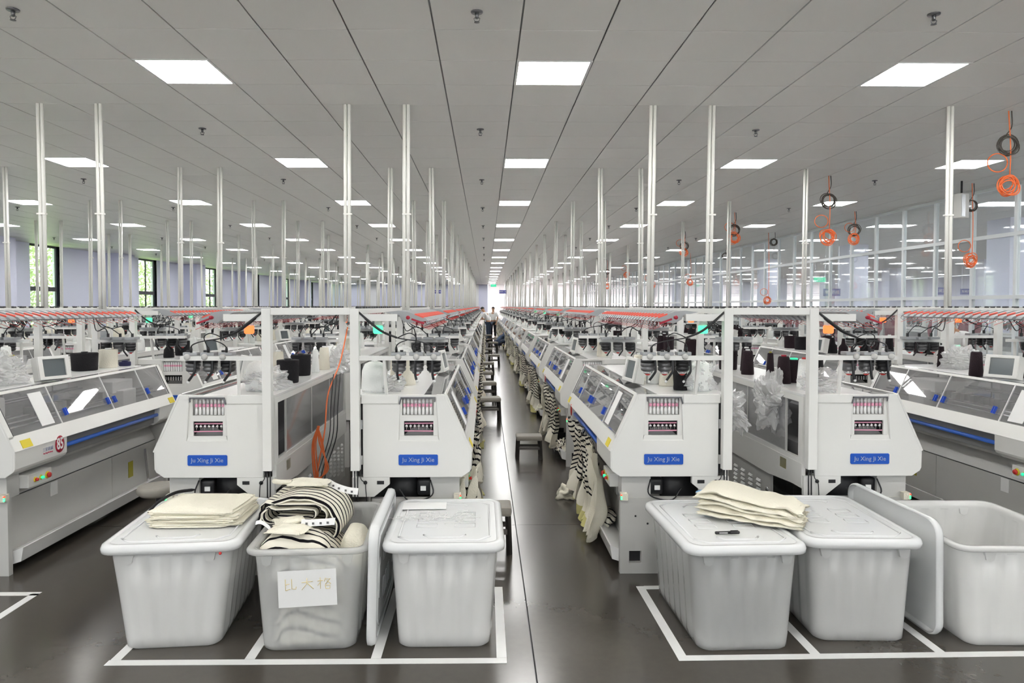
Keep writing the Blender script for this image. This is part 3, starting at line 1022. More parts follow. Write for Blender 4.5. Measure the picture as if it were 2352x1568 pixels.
    B(MB().box(0.50, 0.69, 0.04, 0.16, 0.50, 0.645), 'end_column', 'enamel_grey')
    B(MB().box(0.12, 0.70, L - 0.07, L - 0.03, 0.0, 0.645), 'far_foot', 'enamel_grey')
    B(MB().prism([(0.0, 0.646), (0.24, 0.646), (0.24, 0.60), (0.14, 0.52), (0.0, 0.52)], [], 0.0, 0.03), 'rear_bracket', 'enamel')
    if lod < 2:
        B(MB().box(0.16, 0.205, -0.003, 0.002, 0.602, 0.624), 'bracket_slot', 'dark')
        q = smoothMB(); q.M = Matrix.Translation((0.085, 0.0, 0.613)) @ Matrix.Rotation(PI / 2, 4, 'X'); q.lathe([(0.013, 0), (0.012, 0.006)], n=12); B(q, 'bracket_plug', 'dark')
        q = smoothMB(); q.M = Matrix.Translation((0.46, 0.06, 0.56)); q.box(-0.05, 0.05, 0, 0.1, -0.05, 0.06); B(q, 'motor', 'black_plastic', bevel=0.02)
        B(MB().box(0.435, 0.470, 0.052, 0.060, 0.545, 0.575), 'motor_label', 'paper')
        q = smoothMB(); q.lathe([(0.13, -0.02), (0.13, 0.02)], n=20)
        q.v = [Matrix.Translation((0.30, 0.12, 0.54)) @ Matrix.Rotation(PI / 2, 4, 'X') @ p for p in q.v]
        B(q, 'pulley', 'dark')
        q = smoothMB(); q.tube(crom([(0.50, 0.04, 0.62), (0.52, 0.02, 0.54), (0.47, 0.02, 0.50), (0.36, 0.02, 0.49), (0.30, 0.04, 0.56)], 4), 0.005, 5); B(q, 'motor_cable', 'black_plastic')
        q = smoothMB()
        for dx in (0.0, 0.018): q.tube(crom([(0.02 + dx, -0.02, 0.70), (0.022 + dx, -0.02, 0.45), (0.03 + dx, -0.0, 0.2), (0.05 + dx, 0.02, 0.02)], 4), 0.0045, 5)
        q.tube(crom([(0.055, -0.01, 0.70), (0.06, -0.02, 0.64), (0.085, -0.01, 0.612), (0.09, -0.015, 0.56), (0.10, 0.0, 0.42)], 4), 0.003, 5)
        B(q, 'power_cable', 'black_plastic')
        B(MB().box(0.655, 0.700, 0.0, 0.05, 0.49, 0.535), 'sensor_box', 'cream_yarn')
        B(MB().box(0.694, 0.703, -0.003, 0.006, 0.522, 0.529), 'red_led', 'led_red')
        for z in (0.497, 0.509): B(MB().box(0.694, 0.703, -0.003, 0.006, z, z + 0.007), 'green_led', 'led_green')
        cb = B(MB().box(0.58, 0.745, 0.17, 0.42, 0.535, 0.625), 'control_box', 'enamel', bevel=0.006)
        for i, (y, mt, rr) in enumerate(((0.24, 'red', 0.012), (0.30, 'sign_green', 0.012), (0.37, 'red', 0.02))):
            q = smoothMB(); q.M = Matrix.Translation((0.745, y, 0.58)) @ Matrix.Rotation(PI / 2, 4, 'Y')
            q.cur = 0; q.lathe([(rr + 0.006, 0), (rr + 0.006, 0.003)], n=12); q.cur = 1; q.lathe([(rr * .6, 0.003), (rr, 0.012), (rr * .8, 0.022)], n=12)
            B(q, 'push_button', ['yellow', mt], cb)
    B(MB().prism([(0.50, 0.645), (0.52, 0.645), (0.612, 0.475), (0.592, 0.470)], [], 0.16, L - 0.08), 'takedown_panel', 'enamel_grey')
    B(MB().box(0.590, 0.602, 0.16, L - 0.08, 0.466, 0.474), 'panel_seam', 'dark')
    B(MB().box(0.588, 0.608, 0.085, 1.45, 0.10, 0.465), 'front_panel', 'enamel_grey')
    B(MB().box(0.588, 0.608, 1.455, L - 0.07, 0.10, 0.465), 'front_panel', 'enamel_grey')
    B(MB().prism([(0.58, 0.10), (0.745, 0.165), (0.755, 0.165), (0.74, 0.075), (0.60, 0.03), (0.58, 0.03)], [], 0.09, 2.10), 'drip_tray', 'enamel_top' if lod < 2 else 'enamel_grey')
    if lod < 2:
        q = MB(); q.beam((0.61, 2.02, 0.42), (0.66, 1.98, 0.12), 0.02, 0.008); B(q, 'stay', 'steel')
        B(MB().box(0.608, 0.611, 1.72, 1.80, 0.22, 0.36), 'caution_label', 'yellow_dull')
        B(MB().box(0.608, 0.611, 0.62, 0.70, 0.36, 0.46), 'note_sheet', 'paper')
    # operator screen
    mo = Matrix.Rotation(R(-12), 4, 'Y')
    q = MB(); q.M = mo; q.prism([(-0.12, 0.01), (0.12, 0.01), (0.12, 0.19), (-0.12, 0.19)], [[(-0.085, 0.035), (-0.085, 0.165), (0.085, 0.165), (0.085, 0.035)]], 0.02, 0.035, 'x')
    q.box(-0.05, 0.02, -0.12, 0.12, 0.01, 0.19)
    mn = B(q, 'screen_housing', 'enamel', bevel=0.004 if lod == 0 else 0)
    mn.location = (sx * 0.50, 0.86, 1.18); mn.rotation_euler = (0, 0, R(-25 * sx))
    q = MB(); q.M = mo; q.box(0.02, 0.024, -0.085, 0.085, 0.035, 0.165); B(q, 'screen', 'screen', mn)
    return r

# rows: (key, back plane X, facing, phrase)
ROWS = [('l1', -0.86, 1, 'first row left of the aisle'), ('l2', -1.36, -1, 'second row left of the aisle'), ('l3', -3.79, 1, 'third row left of the aisle'),
        ('l4', -4.29, -1, 'fourth row left of the aisle'), ('l5', -6.72, 1, 'fifth row left of the aisle'), ('l6', -7.22, -1, 'sixth row left of the aisle'),
        ('l7', -9.65, 1, 'seventh row left of the aisle'), ('l8', -10.15, -1, 'eighth row left of the aisle'),
        ('r1', 1.58, -1, 'first row right of the aisle'), ('r2', 2.07, 1, 'second row right of the aisle'), ('r3', 4.50, -1, 'third row right of the aisle'),
        ('r4', 5.00, 1, 'fourth row right of the aisle')]
PITCH = 3.02
Y0 = 4.45
NM = 16
PROTO = {}
MACH = {}
random.seed(4)
for key, xb, sx, phrase in ROWS:
    for k in range(NM):
        lod = 0 if (k == 0 and key in ('l1', 'l2', 'l3', 'r1', 'r2', 'r3')) else (1 if k <= 1 or (k == 2 and key in ('l1', 'r1', 'l3', 'r3')) else 2)
        if k == 0 and key in ('l5', 'l6', 'l7', 'l8'):
            continue
        if (sx, lod) not in PROTO:
            PROTO[(sx, lod)] = make_machine(sx, lod)
            o = PROTO[(sx, lod)]
        else:
            o = copy_tree(PROTO[(sx, lod)])
        o.location = (xb, Y0 + PITCH * k, 0)
        tag(o, 'white flat knitting machine, %s from the front, %s' % (ORD[k], phrase), 'knitting machine', 'flat knitting machines, %s' % phrase)
        MACH[(key, k)] = o
# the screens beside the central aisle are swivelled to face it
for (key, k), o in MACH.items():
    if key in ('l1', 'r1'):
        for c in o.children:
            if c.name.startswith('screen_housing'):
                c.rotation_euler.z = R(-6 if key == 'l1' else 8)
                if k == 0: c.location.y = 0.66 if key == 'r1' else 1.5
# differing lamp colours
LAMP = {('l2', 0): 'lamp_orange', ('r2', 0): 'lamp_orange', ('l2', 1): 'lamp_orange', ('r3', 1): 'lamp_orange', ('r2', 1): 'lamp_orange', ('l4', 1): 'lamp_orange', ('r4', 1): 'lamp_orange'}
for (key, k), o in MACH.items():
    for c in o.children:
        if c.name.startswith('signal_lamp'):
            want = LAMP.get((key, k))
            off = want is None and (hash((key == 'x', k * 7 + ord(key[1]) * 3)) % 3 == 0) and k > 0
            if want or off:
                c.material_slots[0].link = 'OBJECT'
                c.material_slots[0].material = MATS[want] if want else MATS['arm_grey']
# red number disc and maker's lettering on the near machine at the left
o = MACH[('l3', 0)]
q = smoothMB(); q.M = Matrix.Translation((0.772, 0.47, 0.775)) @ Matrix.Rotation(PI / 2, 4, 'Y'); q.lathe([(0.058, 0), (0.060, 0.002), (0.058, 0.004)], n=32, sy=0.86)
d = q.build('number_disc', 'dark_red', o); d['label'] = 'red disc with white number 85'
n85 = text_mesh('85', 0.098, 'digits', 'text_white', bold=0.002)
place_mesh('digits', n85, d, (0.7765, 0.47, 0.775), (PI / 2, 0, PI / 2)).scale = (0.78, 1.15, 1)
tm = text_mesh('三星机械', 0.028, 'maker_lettering', 'text_grey'); place_mesh('maker_lettering', tm, o, (0.7728, 0.34, 0.765), (PI / 2, 0, PI / 2))
tm = text_mesh('San Xing Machinery', 0.013, 'maker_subline', 'text_red'); place_mesh('maker_subline', tm, o, (0.7728, 0.34, 0.742), (PI / 2, 0, PI / 2))
for key, k in (('r1', 0), ('l1', 0), ('r1', 1), ('l1', 1)):
    o = MACH[(key, k)]; s = -1 if key[0] == 'r' else 1
    q = smoothMB(); q.M = Matrix.Translation((s * 0.772, 1.86 if k else 2.04, 0.775)) @ Matrix.Rotation(s * PI / 2, 4, 'Y'); q.lathe([(0.055, 0), (0.055, 0.003)], n=24)
    q.build('number_disc', 'red', o)['label'] = 'red number disc'

# cross bars joining back-to-back machines at their post heads
for (xa, xb, ph) in ((-1.36, -0.86, 'first pair left of the aisle'), (1.58, 2.07, 'first pair right of the aisle'), (-4.29, -3.79, 'second pair left of the aisle'), (4.50, 5.00, 'second pair right of the aisle')):
    me = MB().box(0, xb - xa, 0, 0.04, 1.695, 1.74).mesh('cross_bar', 'enamel', bevel=0.003)
    for k in range(3):
        o = bpy.data.objects.new('cross_bar', me); COL.objects.link(o); o.location = (xa, Y0 - 0.05 + PITCH * k, 0)
        tag(o, 'white cross bar joining two posts, %s from front, %s' % (ORD[k], ph), 'bar', 'cross bars between paired machines')

# conduit poles from the ceiling to each machine
def pole_mesh(dx):
    q = smoothMB()
    q.tube([(0, 0, CEIL), (dx * 0.4, 0, 2.9), (dx, 0.0, 1.60)], 0.0165, 8)
    return q.mesh('conduit', 'pipe_white')
POLEX = [('l1', -0.75), ('l2', -1.31), ('l3', -3.67), ('l4', -4.22), ('l5', -6.62), ('l6', -7.16), ('l7', -9.53), ('l8', -10.09), ('r1', 1.605), ('r2', 2.166), ('r3', 4.475)]
pm = [pole_mesh(-0.012), pole_mesh(-0.02), pole_mesh(0.01)]
ros_me = MB().box(-0.05, 0.05, -0.03, 0.03, CEIL - 0.012, CEIL).mesh('ceiling_rose', 'pipe_white')
band_me = MB().box(-0.022, 0.060, -0.019, 0.019, 2.62, 2.635).mesh('clip_band', 'pipe_white')
for key, px in POLEX:
    ph = [r for r in ROWS if r[0] == key][0][3]
    for k in range(NM + 1):
        y = 6.67 + PITCH * k
        if y > Y_E - 1: continue
        lean = random.choice(pm)
        r = empty('conduit_pole', (px + random.uniform(-.006, .006), y, 0), 0, 'white twin conduit pole, %s from the front, %s' % (ORD[k], ph), 'pole', 'conduit poles, %s' % ph)
        for dx in ((-0.019, 0.019) if k < 6 else (0,)):
            o = bpy.data.objects.new('conduit', lean); COL.objects.link(o); o.parent = r; o.location = (dx, 0, 0)
            if k >= 6: o.scale = (2.0, 1, 1)
        if k < 3:
            for nm, me, xx in (('clip_band', band_me, -0.019),):
                o = bpy.data.objects.new(nm, me); COL.objects.link(o); o.parent = r; o.location = (xx, 0, 0)

# ------------------------------------------------------------------ yarn packages on the machine tops
TOP = 1.178
def cone_mesh(kind):
    q = smoothMB(); q.cur = 1
    prof = {'tall': [(0.050, 0.0), (0.052, 0.012), (0.040, 0.19), (0.034, 0.20)],
            'slim': [(0.033, 0.0), (0.034, 0.01), (0.022, 0.19), (0.018, 0.195)],
            'fat': [(0.085, 0.0), (0.092, 0.02), (0.086, 0.14), (0.066, 0.185), (0.035, 0.20)],
            'drum': [(0.075, 0.0), (0.078, 0.01), (0.082, 0.165), (0.080, 0.17)],
            'wide': [(0.100, 0.0), (0.104, 0.005), (0.112, 0.150), (0.108, 0.155)],
            'pear': [(0.055, 0.0), (0.057, 0.02), (0.050, 0.09), (0.024, 0.125), (0.018, 0.165), (0.016, 0.19)],
            'low': [(0.05, 0.0), (0.052, 0.005), (0.052, 0.035), (0.05, 0.04)]}[kind]
    q.lathe(prof, n=18)
    r, z = prof[-1]
    q.cur = 0
    r2 = min(r * 0.6, 0.03)
    q.lathe([(r2, z - 0.002), (r2 * 0.9, z + 0.012)], n=10)
    return q
CONE = {}
def cone(kind, colour, core='paper'):
    k = (kind, colour, core)
    if k not in CONE:
        CONE[k] = cone_mesh(kind).mesh('yarn_package', [core, colour])
    return CONE[k]
CN = {'black_yarn': 'black', 'maroon_yarn': 'dark maroon', 'cream_yarn': 'cream', 'white_yarn': 'white', 'navy': 'navy'}
KN = {'tall': 'yarn cone', 'slim': 'slim yarn cone', 'fat': 'fat yarn package', 'drum': 'yarn drum', 'wide': 'wide elastic yarn drum', 'pear': 'pear-shaped yarn cone', 'low': 'low yarn roll'}
MP = {'l1': 'front machine, first row left of aisle', 'l2': 'front machine, second row left of aisle', 'l3': 'front machine, third row left of aisle',
      'r1': 'front machine, first row right of aisle', 'r2': 'front machine, second row right of aisle', 'r3': 'front machine, third row right of aisle'}
NEAR = {  # (x, y, kind, colour, core)
    'l3': [(-3.36, 4.62, 'tall', 'black_yarn', 'paper'), (-3.62, 5.02, 'fat', 'white_yarn', 'paper'), (-3.50, 5.15, 'tall', 'white_yarn', 'yellow'), (-3.58, 6.22, 'wide', 'black_yarn', 'black_plastic'),
           (-3.52, 6.50, 'drum', 'cream_yarn', 'paper'), (-3.46, 6.68, 'low', 'navy', 'navy')],
    'l2': [(-1.78, 5.27, 'slim', 'black_yarn', 'paper'), (-1.545, 4.74, 'fat', 'white_yarn', 'paper'), (-1.48, 5.20, 'drum', 'black_yarn', 'black_plastic'), (-1.53, 5.75, 'drum', 'black_yarn', 'black_plastic'),
           (-1.475, 6.02, 'slim', 'white_yarn', 'paper'), (-1.46, 6.28, 'tall', 'cream_yarn', 'paper'), (-1.455, 6.55, 'fat', 'white_yarn', 'paper'), (-1.70, 5.70, 'tall', 'cream_yarn', 'paper')],
    'l1': [(-0.745, 4.66, 'fat', 'white_yarn', 'paper'), (-0.745, 5.02, 'slim', 'black_yarn', 'paper'), (-0.66, 5.10, 'slim', 'cream_yarn', 'paper'), (-0.565, 5.04, 'pear', 'cream_yarn', 'paper'),
           (-0.60, 5.45, 'tall', 'white_yarn', 'paper'), (-0.72, 5.60, 'tall', 'cream_yarn', 'paper'), (-0.70, 6.10, 'tall', 'white_yarn', 'paper'), (-0.75, 6.40, 'fat', 'white_yarn', 'paper')],
    'r1': [(1.455, 4.70, 'fat', 'white_yarn', 'dark_red'), (1.34, 4.72, 'tall', 'black_yarn', 'paper'), (1.46, 5.08, 'drum', 'black_yarn', 'dark_red'), (1.30, 4.96, 'tall', 'cream_yarn', 'paper'),
           (1.24, 5.10, 'tall', 'white_yarn', 'paper'), (1.18, 5.30, 'tall', 'cream_yarn', 'paper'), (1.44, 5.60, 'tall', 'white_yarn', 'paper'), (1.45, 6.05, 'drum', 'cream_yarn', 'paper')],
    'r2': [(2.20, 6.25, 'drum', 'maroon_yarn', 'black_plastic'), (2.20, 5.78, 'tall', 'maroon_yarn', 'paper'), (2.31, 6.10, 'tall', 'maroon_yarn', 'paper'), (2.30, 5.56, 'slim', 'maroon_yarn', 'yellow_dull'),
           (2.21, 5.10, 'tall', 'maroon_yarn', 'dark_red'), (2.33, 5.20, 'drum', 'maroon_yarn', 'sign_green'), (2.245, 4.84, 'tall', 'white_yarn', 'red'), (2.40, 4.98, 'tall', 'black_yarn', 'paper')],
    'r3': [(4.28, 6.45, 'slim', 'maroon_yarn', 'paper'), (4.40, 6.40, 'fat', 'white_yarn', 'sign_green'), (4.02, 5.62, 'tall', 'maroon_yarn', 'paper'), (4.32, 5.45, 'tall', 'maroon_yarn', 'paper'), (4.30, 5.0, 'tall', 'white_yarn', 'paper')]}
for key, lst in NEAR.items():
    seen = {}
    for x, y, kd, colr, core in sorted(lst, key=lambda t: t[1]):
        lab = '%s %s' % (CN[colr], KN[kd])
        seen[lab] = seen.get(lab, 0) + 1
        tot = sum(1 for t in lst if '%s %s' % (CN[t[3]], KN[t[2]]) == lab)
        full = (lab if tot == 1 else '%s %s' % (ORD[seen[lab] - 1] + ' nearest', lab)) + ' on ' + MP[key]
        o = bpy.data.objects.new('yarn_cone', cone(kd, colr, core)); COL.objects.link(o); o.location = (x, y, TOP)
        tag(o, full, 'yarn cone', 'yarn packages on the front machines')
rnd = random.Random(11)
count = 0
far = smoothMB()
order = sorted([(k, key, xb, sx, ph) for key, xb, sx, ph in ROWS for k in range(NM) if not (k == 0 and key in NEAR)], key=lambda t: (t[0], abs(t[2])))
for k, key, xb, sx, ph in order:
    if (key, k) not in MACH: continue
    dark = key in ('r2', 'r3', 'r4')
    nC = 6 if k < 5 else 4
    for c in range(nC):
        u = rnd.choice((0.12, 0.16, 0.26, 0.34)); y = Y0 + PITCH * k + 0.25 + (c + rnd.random() * 0.5) * 1.9 / nC
        kd = rnd.choice(('tall', 'tall', 'slim', 'fat', 'drum', 'pear'))
        colr = rnd.choice(('maroon_yarn', 'maroon_yarn', 'white_yarn', 'black_yarn') if dark else ('white_yarn', 'cream_yarn', 'white_yarn', 'black_yarn'))
        if count < 250:
            o = bpy.data.objects.new('yarn_cone', cone(kd, colr)); COL.objects.link(o); o.location = (xb + sx * u, y, TOP)
            rr = ph.replace('of the aisle', 'of aisle')
            kk = KN[kd].replace('pear-shaped yarn cone', 'yarn cone').replace('fat yarn package', 'yarn package')
            tag(o, '%s %s, %s along the %s machine, %s' % (CN[colr], kk, ORD[c], ORD[k], rr), 'yarn cone', 'yarn packages along the machine rows')
            count += 1
        else:
            h = 0.2; r0 = 0.05
            far.cur = {'black_yarn': 1, 'maroon_yarn': 1, 'white_yarn': 0, 'cream_yarn': 2}[colr]
            far.lathe([(r0, 0), (r0 * 0.7, h)], (xb + sx * u, y, TOP), 7)
o = far.build('yarn_cone_field', ['white_yarn', 'black_yarn', 'cream_yarn'])
tag(o, 'small distant yarn cones on the far machine tops', 'yarn cone', kind='stuff')

# ------------------------------------------------------------------ crumpled film bags
def crumple(q, c, sc, seed, n=18, amp=0.35, drop=0.0):
    rr = Vector((seed * 3.1, seed * 1.7, seed))
    def fn(a, b):
        th = 2 * PI * a; ph = PI * (0.02 + 0.96 * b)
        d = Vector((math.sin(ph) * math.cos(th), math.sin(ph) * math.sin(th), math.cos(ph)))
        s = 1 + amp * noise.noise(d * 2.2 + rr) + amp * 0.8 * abs(noise.noise(d * 5 + rr)) + amp * 0.16 * abs(noise.noise(d * 11 + rr)) - amp * 0.32
        p = Vector((d.x * sc[0], d.y * sc[1], d.z * sc[2])) * s
        if p.z < -sc[2] * 0.6 and not drop: p.z = -sc[2] * 0.6
        p.x += drop * max(0, -d.z) * 0.5
        return (p + Vector(c), (a, b))
    q.grid(n, n, fn, close_u=True)
def bag(x, y, z, sc, seed, label, drop=0.0, amp=0.45):
    q = smoothMB(); q.smooth = False; crumple(q, (0, 0, 0), sc, seed, 40, amp, drop)
    o = q.build('film_bag', 'film', loc=(x, y, z)); tag(o, label, 'plastic bag', 'clear film bags')
bag(-3.52, 5.05, 1.27, (0.17, 0.19, 0.14), 1, 'clear crumpled film bag around white yarn on the left front machine')
bag(-1.50, 4.76, 1.24, (0.14, 0.16, 0.10), 2, 'clear film bag under white yarn beside the second left post')
bag(-0.66, 4.70, 1.22, (0.12, 0.12, 0.07), 3, 'crumpled film bag beside the bar strut left of aisle')
bag(-1.38, 6.55, 1.22, (0.12, 0.14, 0.16), 4, 'film bag slumped over far end of second left front machine')
bag(1.46, 4.70, 1.26, (0.10, 0.10, 0.13), 5, 'film bag around white yarn package right of aisle')
bag(2.07, 4.98, 1.06, (0.10, 0.17, 0.20), 6, 'clear film bag hanging over machine back window right of aisle', 0.05, 0.6)
bag(1.67, 4.78, 1.03, (0.11, 0.20, 0.15), 7, 'white film bag hanging behind the front post right of aisle', 0.2, 0.5)
bag(2.26, 4.66, 1.23, (0.13, 0.12, 0.09), 8, 'film bag lying beside the post on second right front machine')
bag(4.36, 6.30, 1.25, (0.16, 0.14, 0.12), 9, 'clear film bag around white package on the third right front machine')
bag(-0.72, 7.9, 1.30, (0.10, 0.12, 0.14), 10, 'round white film bag on the second machine left of aisle')

# loose orange lead and black leads in the gap between the first pair at the left
q = smoothMB()
rnd = random.Random(5)
q.tube(crom([(-1.31, 6.60, 1.55), (-1.30, 6.2, 1.25), (-1.27, 5.6, 1.05), (-1.24, 5.35, 0.82), (-1.22, 5.2, 0.75), (-1.25, 5.1, 0.45), (-1.24, 5.05, 0.1), (-1.2, 5.0, 0.01)], 6), 0.006, 6)
for i in range(5):
    a = rnd.uniform(-.04, .04)
    q.tube(crom([(-1.25 + a * .4, 5.15, 0.86), (-1.30 + a, 5.15, 0.72), (-1.29 + a, 5.14 + a, 0.50), (-1.24, 5.12, 0.44 + a), (-1.20 + a, 5.12, 0.55), (-1.20 - a, 5.15, 0.72), (-1.25, 5.15, 0.86)], 6), 0.005, 5)
tag(q.build('air_hose', 'cable_orange'), 'orange hose coiled in the gap between the first two rows at the left', 'hose')
q = smoothMB()
for i in range(4):
    a = rnd.uniform(-.03, .03)
    q.tube(crom([(-1.20 + a, 5.6, 1.20), (-1.19 + a, 5.45, 0.95), (-1.17 + a, 5.3, 0.75), (-1.23 + a, 5.2, 0.5), (-1.26 + a * 2, 5.1, 0.2), (-1.25 + a * 3, 5.0, 0.01)], 5), 0.004, 5)
tag(q.build('lead_bundle', 'black_plastic'), 'black leads hanging beside the orange hose', 'cable')

# ------------------------------------------------------------------ hanging cable coils at the right
def coil(x, y, kind, label, zc=3.05, zo=2.55, r=0.10):
    rt = empty('cable_coil', (x, y, CEIL), 0, label, 'cable coil', 'cable coils hanging from the ceiling')
    rg = random.Random(int(x * 100 + y * 7))
    d = CEIL
    if kind in ('both', 'grey'):
        q = smoothMB(); q.tube(crom([(0.03, 0, 0), (0.035, 0, -0.15), (-0.02, 0, zc - d + r)], 5), 0.006, 6)
        q.build('grey_lead', 'cable_grey', rt)
        q = smoothMB()
        for i in range(7):
            rr = r * rg.uniform(0.8, 1.0); t = rg.uniform(-.5, .5); ox = rg.uniform(-.02, .02); oz = rg.uniform(-.02, .02)
            q.tube([(ox + rr * math.cos(a), rr * math.sin(a) * math.sin(t) * 0.6, zc - d + oz + rr * math.sin(a) * 0.95) for a in [2 * PI * k / 22 for k in range(23)]], 0.006, 5)
        q.build('grey_coil', 'cable_grey', rt)
    if kind in ('both', 'orange'):
        q = smoothMB(); q.tube(crom([(0, 0, 0), (0.02, -0.01, (zo - d) * .5), (0.01, -0.02, zo - d + r)], 5), 0.006, 6)
        q.build('orange_lead', 'cable_orange', rt)
        q = smoothMB()
        for i in range(9):
            rr = r * rg.uniform(0.6, 1.0); t = rg.uniform(-.7, .7); ox = rg.uniform(-.03, .03); oz = rg.uniform(-.04, .03)
            q.tube([(ox + rr * math.cos(a), rr * math.sin(a) * math.sin(t) * 0.6, zo - d + oz + rr * math.sin(a)) for a in [2 * PI * k / 22 for k in range(23)]], 0.006, 5)
        q.tube([(-0.10 + 0.10 * math.cos(a), 0, zo - d + 0.22 + 0.09 * math.sin(a)) for a in [2 * PI * k / 20 for k in range(21)]], 0.006, 5)
        q.build('orange_coil', 'cable_orange', rt)
coil(5.14, 6.81, 'both', 'nearest orange and grey cable coil hanging at the upper right', 3.33, 2.94, 0.10)
coil(5.05, 10.2, 'both', 'orange and grey cable coil left of a ceiling light, second in its row', 3.30, 2.78, 0.11)
coil(7.60, 10.80, 'both', 'orange and grey cable coil by the metal speaker box', 3.32, 2.47, 0.09)
coil(7.47, 14.0, 'both', 'orange cable coil under a grey one, before the glass wall', 3.28, 3.12, 0.12)
coil(5.10, 14.2, 'both', 'orange and grey cable coil third in the near row of coils', 3.30, 3.15, 0.12)
coil(7.50, 18.0, 'grey', 'small grey cable coil hanging alone before the glass wall', 3.42, 0, 0.09)
coil(7.40, 18.1, 'orange', 'orange cable coil hanging low before the glass wall', 0, 1.90, 0.09)
coil(5.10, 17.8, 'both', 'fourth cable coil in the near row of coils', 3.3, 3.15, 0.11)
coil(7.45, 21.5, 'grey', 'grey cable coil fifth from the front near the glass', 3.3, 0, 0.1)
coil(5.10, 21.3, 'both', 'fifth cable coil in the near row of coils', 3.2, 2.4, 0.11)
coil(7.40, 25.0, 'orange', 'distant orange cable coil before the glass', 0, 2.6, 0.11)
coil(5.10, 25.0, 'orange', 'sixth cable coil in the near row of coils', 0, 2.9, 0.11)
coil(5.10, 29.0, 'both', 'seventh cable coil in the near row of coils', 3.2, 2.6, 0.11)
# speaker box by the glass wall
rt = empty('wall_speaker', (7.30, 10.6, 3.30), 0.35, 'grey metal speaker box hung under ceiling by the glass wall', 'speaker')
MB().box(-0.09, 0.09, -0.06, 0.06, -0.20, 0.17).build('cabinet', 'enamel_grey', rt, bevel=0.006)
MB().box(-0.08, 0.0, -0.066, -0.06, -0.18, 0.15).build('grille', 'steel', rt)
MB().box(-0.01, 0.01, -0.01, 0.01, 0.17, 0.367).build('hanger', 'dark', rt)

# ------------------------------------------------------------------ garments hanging under the noses along the aisle
def garment_mesh(seed, w, h, matn):
    """a knitted piece hanging in vertical folds, both sides and edges modelled"""
    rg = random.Random(seed); off = Vector((seed * 2.3, seed, 0))
    def prof(a, b):
        y = (a - 0.5) * w * (1 - 0.30 * b + 0.12 * math.sin(b * 5 + seed))
        fold = 0.030 * math.sin(a * PI * 7 + 2 * math.sin(b * 2 + seed)) * (0.35 + b)
        x = fold + 0.05 * noise.noise(Vector((a * 3, b * 3, seed))) - 0.05 * math.sin(b * PI)
        z = -b * h * (1 + 0.10 * noise.noise(Vector((a * 6, seed, 0)))) + 0.02 * math.sin(a * 9 + seed)
        return Vector((x, y, z))
    def fn(a, b):
        v = b * h + 0.012 * math.sin(a * 16 + seed)
        return (prof(a, b), (a, v))
    def fn2(a, b):
        p, uv = fn(a, b)
        return (p + Vector((-0.012, 0, 0.0)), uv)
    q = smoothMB(); q.grid(44, 36, fn); q.grid(44, 36, fn2)
    return q.mesh('hanging_cloth', matn, fix=False)
GM = [garment_mesh(1, 0.62, 0.66, 'cloth_hanging'), garment_mesh(2, 0.50, 0.56, 'cloth_hanging_short'), garment_mesh(3, 0.70, 0.60, 'cloth_hanging'), garment_mesh(4, 0.34, 0.62, 'cloth_cream')]
def pile_mesh(seed, sc, matn, amp=0.5):
    rr = Vector((seed * 3.1, seed * 1.7, seed))
    q = smoothMB()
    def fn(a, b):
        th = 2 * PI * a; ph = PI * (0.01 + 0.98 * b)
        d = Vector((math.sin(ph) * math.cos(th), math.sin(ph) * math.sin(th), math.cos(ph)))
        s = 1 + amp * noise.noise(d * 1.8 + rr) - amp * 0.6 * abs(noise.noise(d * 4 + rr))
        p = Vector((d.x * sc[0], d.y * sc[1], d.z * sc[2])) * s
        p.z = max(p.z, -sc[2] * 0.5) + sc[2] * 0.5
        return (p, (a, (p.x * 0.8 + p.z + 0.4 * p.y) + 0.5 + 0.03 * noise.noise(d * 3)))
    q.grid(30, 22, fn, close_u=True)
    return q.mesh('cloth_pile', matn)
PM = [pile_mesh(1, (0.09, 0.22, 0.09), 'cloth_striped'), pile_mesh(2, (0.08, 0.18, 0.08), 'cloth_striped'), pile_mesh(5, (0.09, 0.14, 0.06), 'cloth_cream', 0.7)]
for key, xb, sx, ph in ROWS:
    if key not in ('l1', 'r1'): continue
    for k in range(NM):
        spots = ((0.75, 1, 0.72), (1.45, 0, 0.72), (1.95, 3, 0.66)) if key == 'r1' else ((0.55, 2, 0.80), (1.3, 0, 0.78), (1.9, 1, 0.72))
        if key == 'r1' and k == 0: spots = ((0.95, 0, 0.74), (1.55, 2, 0.74), (0.62, 3, 0.70))
        for c, (y, g, z) in enumerate(spots):
            o = bpy.data.objects.new('hanging_garment', GM[(g + k) % 3 if g < 3 and k else g]); COL.objects.link(o)
            o.location = (xb + sx * (0.77 + 0.035), Y0 + PITCH * k + y, z)
            o.rotation_euler = (0, 0, 0 if sx > 0 else PI)
            tag(o, '%s knitted piece hanging at the %s machine, %s' % (['first', 'middle', 'last'][c], ORD[k], ph), 'garment', 'knitted pieces hanging along the aisle, ' + ph)
        if key == 'r1':
            for c, y in enumerate((0.35, 1.2)):
                if k > 8 and c: continue
                o = bpy.data.objects.new('garment_pile', PM[(k + c) % 3 if k else c]); COL.objects.link(o)
                o.location = (xb + sx * 0.70, Y0 + PITCH * k + y + (0.4 if k == 0 else 0), 0.12); o.rotation_euler = (0, 0, k * 1.3 + c)
                o.rotation_euler = (0, 0, PI * ((k + c) % 2))
                tag(o, 'crumpled striped knit, %s in the tray of the %s machine right of aisle' % (['first', 'second'][c], ORD[k]), 'garment', 'crumpled knits in the trays')
o = bpy.data.objects.new('garment_pile', PM[2]); COL.objects.link(o); o.location = (0.74, 6.30, 0.0)
tag(o, 'cream knit dropped on floor beside first tray right of aisle', 'garment')
o.scale = (0.9, 0.8, 1.2)
